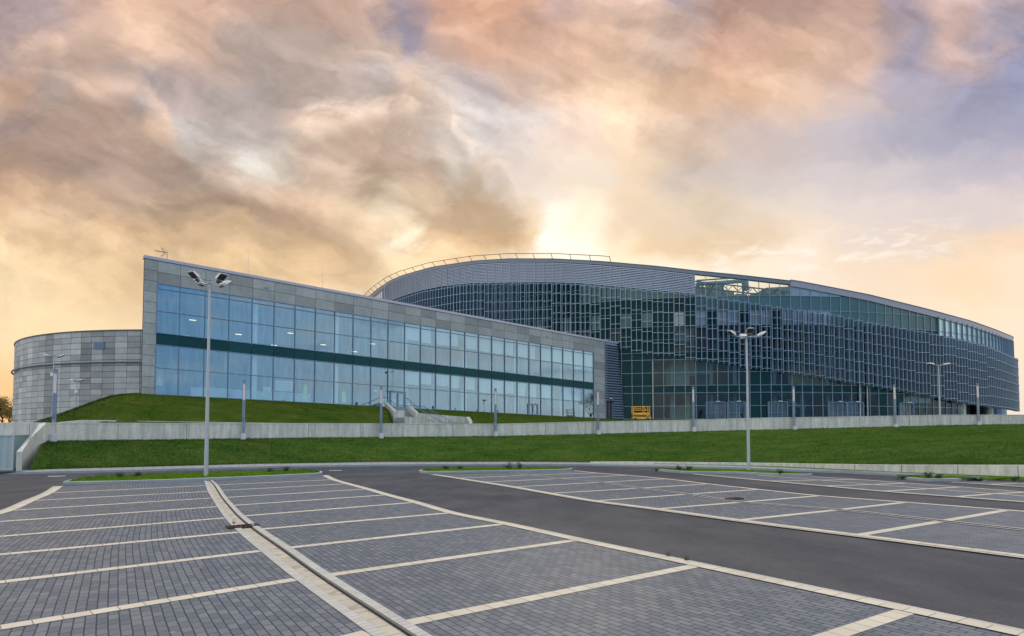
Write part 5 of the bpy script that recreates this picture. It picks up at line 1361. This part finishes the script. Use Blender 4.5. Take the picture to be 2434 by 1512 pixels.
for (x, y, Yd, lab) in ((125.5, 890, y4, 'white junction box strapped to the lamp mast at the far left'), (182, 931, y5, 'white junction box strapped to the short lamp mast')):
    q = at(x, y, Yd-.12); b = MB(); b.cbox(q, .34, .2, .3); b.cbox(q+V((0, 0, .17)), .42, .26, .03); single('junction_box', b, M_headw, lab, 'junction box', 'boxes on the lamp masts')
# light columns along the wall
def bollard():
    t = thing('light_column', '', 'lamp post', (0, 0, 0), 'square light columns along the retaining wall')
    b = MB(); b.box((-.1, -.085, .0), (.2, 0, 0), (0, .17, 0), (0, 0, 2.86)); obj('post', b, M_bol, t)
    b = MB(); b.box((-.08, -.065, 2.86), (.16, 0, 0), (0, .13, 0), (0, 0, 1.22)); b.m = 1; b.box((-.006, -.0675, 2.86), (.012, 0, 0), (0, .003, 0), (0, 0, 1.22)); b.m = 0
    d = obj('diffuser', b, [M_diff, M_headd], t)
    b = MB()
    for sx in (-1, 1): b.box((sx*.092-.008, -.085, 2.86), (.016, 0, 0), (0, .17, 0), (0, 0, 1.22))
    obj('frame_rail', b, M_bolt, t)
    b = MB(); b.box((-.1, -.085, 4.08), (.2, 0, 0), (0, .17, 0), (0, 0, .27)); obj('cap', b, M_bolt, t)
    b = MB(); b.cbox((.02, -.22, .14), .34, .26, .42); b.cbox((.02, -.22, .36), .30, .22, .02); obj('footing', b, M_foot, t)
    b = MB()
    for k, z_ in enumerate((1.52, 1.44, 1.36)): b.box((-.045, -.089, z_), (.07, 0, 0), (0, .004, 0), (0, 0, .028))
    b.box((-.045, -.089, 1.30), (.02, 0, 0), (0, .004, 0), (0, 0, .1)); b.box((.005, -.089, 1.30), (.02, 0, 0), (0, .004, 0), (0, 0, .1))
    obj('marking', b, M_blk, t)
    b = MB(); b.cbox((.0, -.088, 1.0), .05, .006, .06); obj('sticker', b, M_vest, t)
    return t
BL = [(127, 1047, 37.0, 'in the corner by the sloping wing wall'), (578, 1042, 45.5, 'just right of the tall floodlight mast'), (905, 1040, 51.7, 'in front of the left side of the entrance stairs'),
      (1177, 1035, 56.2, 'just right of the entrance stairs'), (1421, 1032, 58.9, 'in front of the right end of the wing'), (1648, 1024, 60.0, 'just right of the yellow lift'),
      (1887, 1021.5, 60.7, 'between the third mast and the overhanging fins'), (2127, 1016, 61.7, 'left of the two headed lamp mast on the right'), (2325, 1010, 63.6, 'the rightmost one, by the arena undercroft')]
proto = bollard()
for k, (x, y, Yd, wtxt) in enumerate(BL):
    p = at(x, y, Yd); lab = 'grey blue square light column ' + wtxt
    if k == 0: proto.location = p; proto['label'] = lab; proto.rotation_euler = (0, 0, .5)
    else: dup(proto, tuple(p), {1: .35, 2: .3, 3: .2, 4: .1}.get(k, -.1*(k-4)), lab)

# ================================================================== ENTRANCE STAIRS
def zx(X, Y): return ((1480+X/5.53)*.594, (1560+Y/5.53)*.594)
def pt(X, Y, d): x, y = zx(X, Y); return at(x, y, d)
st = thing('entrance_stairs', 'pale concrete entrance stairs with cheek walls climbing to the wing door', 'stairs', tuple(pt(760, 740, 58)))
def cheek(b, pts, th, zb_=2.6):
    """wall with a given top polyline, thickness sideways (th vector)"""
    th = V(th)
    for a, c in zip(pts, pts[1:]):
        b.hexa([V((a.x, a.y, zb_)), V((c.x, c.y, zb_)), V((c.x, c.y, zb_))+th, V((a.x, a.y, zb_))+th, a, c, c+th, a+th])
b = MB()
lt = [pt(320, 275, 64.6), pt(525, 475, 59.6)]; cheek(b, lt, (.33, .1, 0))
fw = [pt(520, 478, 59.5), pt(700, 450, 60.2), pt(765, 452, 60.4)]; cheek(b, fw, (0, .28, 0))
obj('cheek_wall', b, M_conc, st)
b = MB(); rt_ = [pt(800, 318, 65.2), pt(1005, 505, 61.4)]; cheek(b, rt_, (.33, .1, 0)); obj('cheek_wall', b, M_concl, st)
b = MB(); bw = [pt(1020, 510, 61.6), pt(1500, 550, 61.9), pt(2125, 600, 62.3)]; cheek(b, bw, (0, .28, 0)); cheek(b, [pt(2125, 598, 62.2), pt(2215, 745, 58.2)], (.36, .1, 0)); obj('retaining_wall', b, M_conc, st)
b = MB(); lw = [pt(765, 590, 58.8), pt(1190, 602, 59.0)]; cheek(b, lw, (0, .25, 0))
for k in range(8):
    X = 1190+k*44; b.box(V((pt(X, 640, 59).x, 59.0, 2.6)), (pt(X+44, 640, 59).x-pt(X, 640, 59).x, 0, 0), (0, .25, 0), (0, 0, pt(X, 640+k*18, 59).z-2.6))
obj('stringer_wall', b, M_conc, st)
b = MB()   # upper flight
for k in range(8):
    f = k/8; a = lt[0]+(lt[1]-lt[0])*f; z_ = 5.12-.165*(k+1); c = rt_[0]+(rt_[1]-rt_[0])*f
    a = V((a.x+.33, a.y, z_)); c = V((c.x, c.y, z_)); dn = (lt[1]-lt[0])/8; dn2 = (rt_[1]-rt_[0])/8
    a2 = V((a.x+dn.x, a.y+dn.y, z_)); c2 = V((c.x+dn2.x, c.y+dn2.y, z_))
    b.hexa([V((a2.x, a2.y, 2.6)), V((c2.x, c2.y, 2.6)), V((c.x, c.y, 2.6)), V((a.x, a.y, 2.6)), a2, c2, c, a])
b.hexa([V((lt[0].x+.33, lt[0].y, 3)), V((rt_[0].x, rt_[0].y, 3)), wp(tpx(968), 3, .05), wp(tpx(918), 3, .05), V((lt[0].x+.33, lt[0].y, 5.08)), V((rt_[0].x, rt_[0].y, 5.08)), wp(tpx(968), 5.08, .05), wp(tpx(918), 5.08, .05)])
lz = 3.85   # landing and lower flight
b.box((lt[1].x+.3, 59.3, 2.6), (rt_[1].x-lt[1].x, 0, 0), (0, 2.0, 0), (0, 0, lz-2.6))
x0_ = pt(1190, 600, 59.5).x
for k in range(7): b.box((x0_+k*.32, 59.3, 2.6), (.32, 0, 0), (0, 2.0, 0), (0, 0, lz-.16*(k+1)-2.6))
obj('step', b, M_kerb, st)
# railings
rl = MB()
def rail(pts, r=.03): 
    for a, c in zip(pts, pts[1:]): rl.tube(a, c, r, r, 6)
rail([pt(40, 330, 64.8), pt(60, 300, 64.8), pt(125, 205, 64.8), pt(230, 180, 64.9), pt(375, 150, 64.9), pt(600, 355, 60.0), pt(740, 340, 60.2), pt(785, 345, 60.2)])
for X, Y, d, Y2 in ((45, 325, 64.8, 375), (175, 195, 64.8, 300), (322, 165, 64.9, 275), (400, 170, 64.3, 300), (455, 225, 63.0, 385), (525, 290, 61.2, 460), (603, 355, 60, 455), (680, 345, 60.1, 440)): rl.tube(pt(X, Y, d), pt(X, Y2, d), .022, .022, 5)
rail([pt(800, 195, 65), pt(820, 185, 65), pt(1010, 350, 62)])
for X, Y, d, Y2 in ((820, 185, 65, 320), (900, 255, 63.7, 400), (978, 320, 62.5, 470)): rl.tube(pt(X, Y, d), pt(X, Y2, d), .022, .022, 5)
obj('handrail', rl, M_rail, st); rl = MB()
rail([pt(770, 345, 58.7), pt(1120, 362, 58.8), pt(1190, 365, 58.9), pt(1540, 552, 59.1), pt(1830, 710, 59.2)]); rail([pt(770, 345, 58.7), pt(770, 572, 58.7)])
rail([pt(770, 572, 58.7), pt(1000, 580, 58.7)], .018)
for k in range(34):
    X = 785+k*31.5
    yt = 346+(X-770)*.05 if X < 1190 else 366+(X-1190)*.535
    yb_ = 580 if X < 1190 else min(750, 600+(X-1190)*.5)
    rl.tube(pt(X, yt, 58.75), pt(X, yb_+(20 if X > 1190 else 0), 58.75), .013, .013, 4)
obj('balustrade', rl, M_rail, st); rl = MB()
rail([pt(1005, 350, 61), pt(1250, 520, 61), pt(1500, 660, 61), pt(1640, 730, 61), pt(2200, 742, 61), pt(2240, 728, 61)])
for X, Y in ((1080, 405), (1250, 520), (1420, 615), (1585, 700)): rl.tube(pt(X, Y, 61), pt(X, Y+90, 61), .02, .02, 5)
obj('handrail', rl, M_rail, st)

# ================================================================== SCISSOR LIFT
YL = 81.5
def lp(X, Y, d=0): return at((2400+X/8.113)*.594, (1600+Y/8.113)*.594, YL+d)
lf = thing('scissor_lift', 'yellow folded scissor lift parked in front of the dark arena glass', 'scissor lift', tuple(lp(1350, 640)))
dv = V((0, 1.1, 0))
def lbox(b, X0, Y0, X1, Y1, d0=0, dd=1.1):
    p, q = lp(X0, Y1), lp(X1, Y0); b.box((p.x, YL+d0, p.z), (q.x-p.x, 0, 0), (0, dd, 0), (0, 0, q.z-p.z))
b = MB(); lbox(b, 1075, 418, 1625, 485); obj('platform', b, M_yel, lf)
b = MB()
for d in (0.02, 1.06):
    for X0, Y0, X1, Y1 in ((1075, 205, 1095, 418), (1600, 205, 1620, 418), (1095, 205, 1600, 218), (1095, 320, 1600, 334), (1440, 334, 1455, 418), (1130, 262, 1395, 272)): lbox(b, X0, Y0, X1, Y1, d, .04)
b.bar(lp(1375, 215, .04), lp(1480, 322, .04), .05, .05); b.bar(lp(1395, 215, .04), lp(1500, 322, .04), .05, .05); b.bar(lp(1110, 215, .04), lp(1150, 268, .04), .05, .05)
for X in (1085, 1610): b.bar(lp(X, 212), lp(X, 212, 1.06), .04, .04); b.bar(lp(X, 327), lp(X, 327, 1.06), .04, .04)
obj('guardrail', b, M_yel, lf)
b = MB()
for k in range(3):
    for s_ in (0, 1):
        Ya, Yb = (492+k*22, 512+k*22) if s_ else (512+k*22, 492+k*22); b.bar(lp(1095, Ya, .1+.08*s_), lp(1600, Yb, .1+.08*s_), .05, .07); b.bar(lp(1095, Ya, .9+.08*s_), lp(1600, Yb, .9+.08*s_), .05, .07)
obj('scissor_arm', b, M_yeld, lf)
b = MB(); lbox(b, 1100, 495, 1600, 562, .22, .6); obj('lift_body', b, M_yel, lf)
b = MB(); lbox(b, 1078, 560, 1620, 625, .05, 1.0); lbox(b, 1630, 500, 1658, 625, .1, .9); obj('chassis', b, M_yel, lf)
for X in (1240, 1460, 1580):
    b = MB(); lbox(b, X-22, 592, X+22, 608, .04, .02); obj('slot', b, M_blk, lf)
for X in (1150, 1550):
    for d in (.0, .95):
        b = MB(); c = lp(X, 628, d); b.tube((c.x, c.y, c.z), (c.x, c.y+.15, c.z), .19, .19, 16); obj('wheel', b, M_blk, lf)
b = MB(); lbox(b, 1280, 428, 1375, 446, -.006, .01); lbox(b, 1505, 512, 1585, 528, -.006, .05); lbox(b, 1380, 592, 1420, 612, .03, .02); obj('sticker', b, M_paper, lf)

# ================================================================== PLANTS
def twiggy(x, y, H, lab, Yz=None, lean=0, wide=1.0):
    H *= .55; p = G(x, y, .12); t = thing('shrub', lab, 'shrub', tuple(p), 'small bare shrubs on the grass islands')
    b = MB(); lf_ = MB()
    for k in range(9):
        a = random.uniform(0, 2*PI); l = H*random.uniform(.6, 1.1); q = V(p); d = V((math.cos(a)*.55*wide+lean, math.sin(a)*.4, 1)).normalized()
        for s_ in range(4):
            q2 = q+d*(l/4); b.tube(q, q2, .012-.002*s_, .010-.002*s_, 4, False); q = q2
            d = (d+V((random.uniform(-.4, .4), random.uniform(-.4, .4), random.uniform(-.35, .1)))).normalized()
            for _ in range(2): e = q+V((random.uniform(-.12, .12), random.uniform(-.1, .1), random.uniform(-.02, .12))); b.tube(q, e, .006, .004, 3, False)
            for _ in range(3):
                e = q+V((random.uniform(-.1, .1), random.uniform(-.1, .1), random.uniform(-.06, .08))); s2 = .03; a2 = random.uniform(0, PI)
                lf_.face([e, e+V((math.cos(a2)*s2, math.sin(a2)*s2, s2*.4)), e+V((0, 0, s2*1.3)), e-V((math.cos(a2)*s2, math.sin(a2)*s2, -s2*.4))])
    obj('branches', b, M_twig, t); obj('leaves', lf_, M_leaf, t)
for x, y, H, lab, ln in ((285, 1136, .35, 'low dark shrub on the first island, left of the mast, leftmost', 0), (322, 1135, .42, 'spreading dark shrub on the first island nearer the mast', .5), (641, 1124, .35, 'small dark shrub towards the right end of the first island', 0),
        (678, 1122, .5, 'taller dark shrub at the right end of the first island', .3), (1060, 1117, .38, 'small dark shrub at the left end of the second island', 0), (1090, 1117, .42, 'dark shrub on the second island, second from the left', .4),
        (1212, 1116, .75, 'bare twiggy sapling on the second island, left of a pair', -.4), (1234, 1116, .8, 'bare twiggy sapling on the second island, right of a pair', .2), (1614, 1118, .42, 'low dark shrub at the left end of the third island', 0),
        (1636, 1119, .42, 'dark shrub second from the left on the third island', .3), (1854, 1127, .4, 'small shrub on the third island right of its mast', 0), (2206, 1137, .45, 'dark shrub on the fourth island towards the right', 0), (2228, 1137, .3, 'low dark shrub at the right of the fourth island', .6), (2408, 1144.5, .35, 'small dark shrub near the right edge of the photo', .4)):
    twiggy(x, y, H, lab, lean=ln)
def weed(x, y, lab):
    p = G(x, y, ZL+.01); b = MB()
    for _ in range(26):
        a = random.uniform(0, 2*PI); h = random.uniform(.04, .11); l = random.uniform(.02, .07)
        q = V((p.x+random.uniform(-.03, .03), p.y+random.uniform(-.03, .03), p.z)); w_ = .004
        b.face([q-V((math.sin(a)*w_, -math.cos(a)*w_, 0)), q+V((math.sin(a)*w_, -math.cos(a)*w_, 0)), q+V((math.cos(a)*l, math.sin(a)*l, h))])
    single('weed', b, M_leaf, lab, 'weed', 'weeds in the paving joints')
weed(1588, 1321, 'tiny green weed in the parking edge line nearer the centre'); weed(1587+44, 1331, 'bushier green weed growing in the parking edge line')
weed(556, 1245, 'thin weed beside the left end of the rusty drain grate')
def leafy(x, y, lab, col=M_leafa):
    p = G(x, y, ZL+.012); b = MB(); s_ = .05
    a = random.uniform(0, PI); ca, sa = math.cos(a)*s_, math.sin(a)*s_
    b.face([p+V((-ca, -sa, 0)), p+V((sa*.5, -ca*.5, .012)), p+V((ca, sa, .02)), p+V((-sa*.5, ca*.5, .014))]); b.face([p+V((-ca, -sa, .001)), p+V((-sa*.5, ca*.5, .015)), p+V((0, 0, .03))])
    single('fallen_leaf', b, col, lab, 'leaf', 'dry leaves on the paving')
leafy(476, 1351, 'dry brown leaf on the pavers left of the gutter'); leafy(622, 1209, 'dark dry leaf on the far pavers right of the gutter'); leafy(2048-1, 1180, 'dry leaf lying on the pavers of the second parking bay')
# trees at far left
def tree(x, Yd, H, Wd, lab, seed, pos=None, lv0=3, leaves=70, grp='trees behind the round annex'):
    random.seed(seed); p = at(x, 1000, Yd); p.z = 2.7
    if pos: p = V(pos)
    t = thing('tree', lab, 'tree', tuple(p), grp)
    b = MB(); tips = []
    def br(q, d, l, r, lv):
        q2 = q+d*l; b.tube(q, q2, r, r*.65, 6, False)
        if lv == 0: tips.append(q2); return
        for _ in range(4):
            nd = (d+V((random.uniform(-.9, .9), random.uniform(-.9, .9), random.uniform(-.2, .6)))).normalized(); br(q+d*l*random.uniform(.6, 1), nd, l*.66, r*.5, lv-1)
    br(V(p), V((0, 0, 1)), H*.36, .16, lv0); obj('trunk', b, M_bark, t)
    b = MB()
    for q in tips:
        for _ in range(leaves):
            e = q+V((random.gauss(0, .55), random.gauss(0, .55), random.gauss(0, .45))); s_ = random.uniform(.06, .13)
            u = V((random.uniform(-1, 1), random.uniform(-1, 1), random.uniform(-1, 1))).normalized(); v2 = u.orthogonal().normalized()
            b.t = random.uniform(.6, 1.4); b.face([e-u*s_, e+v2*s_*.6, e+u*s_, e-v2*s_*.6])
    obj('crown', b, M_leafa, t)
tree(6, 100, 7.2, 5, 'brownish leafy tree behind the round annex at the left edge', 3)
tree(-45, 104, 8, 5, 'second leafy tree just outside the left edge behind the wall', 5)
tree(22, 112, 5.6, 4, 'low bushy tree close against the round annex', 9)
tree(0, 0, 12, 6, 'bare tree mirrored in the rightmost lower panes of the wing', 21, (80, 80.5, 3.6), 5, 2, None)
for o in list(C.objects):
    if '_o' in o: del o['_o']
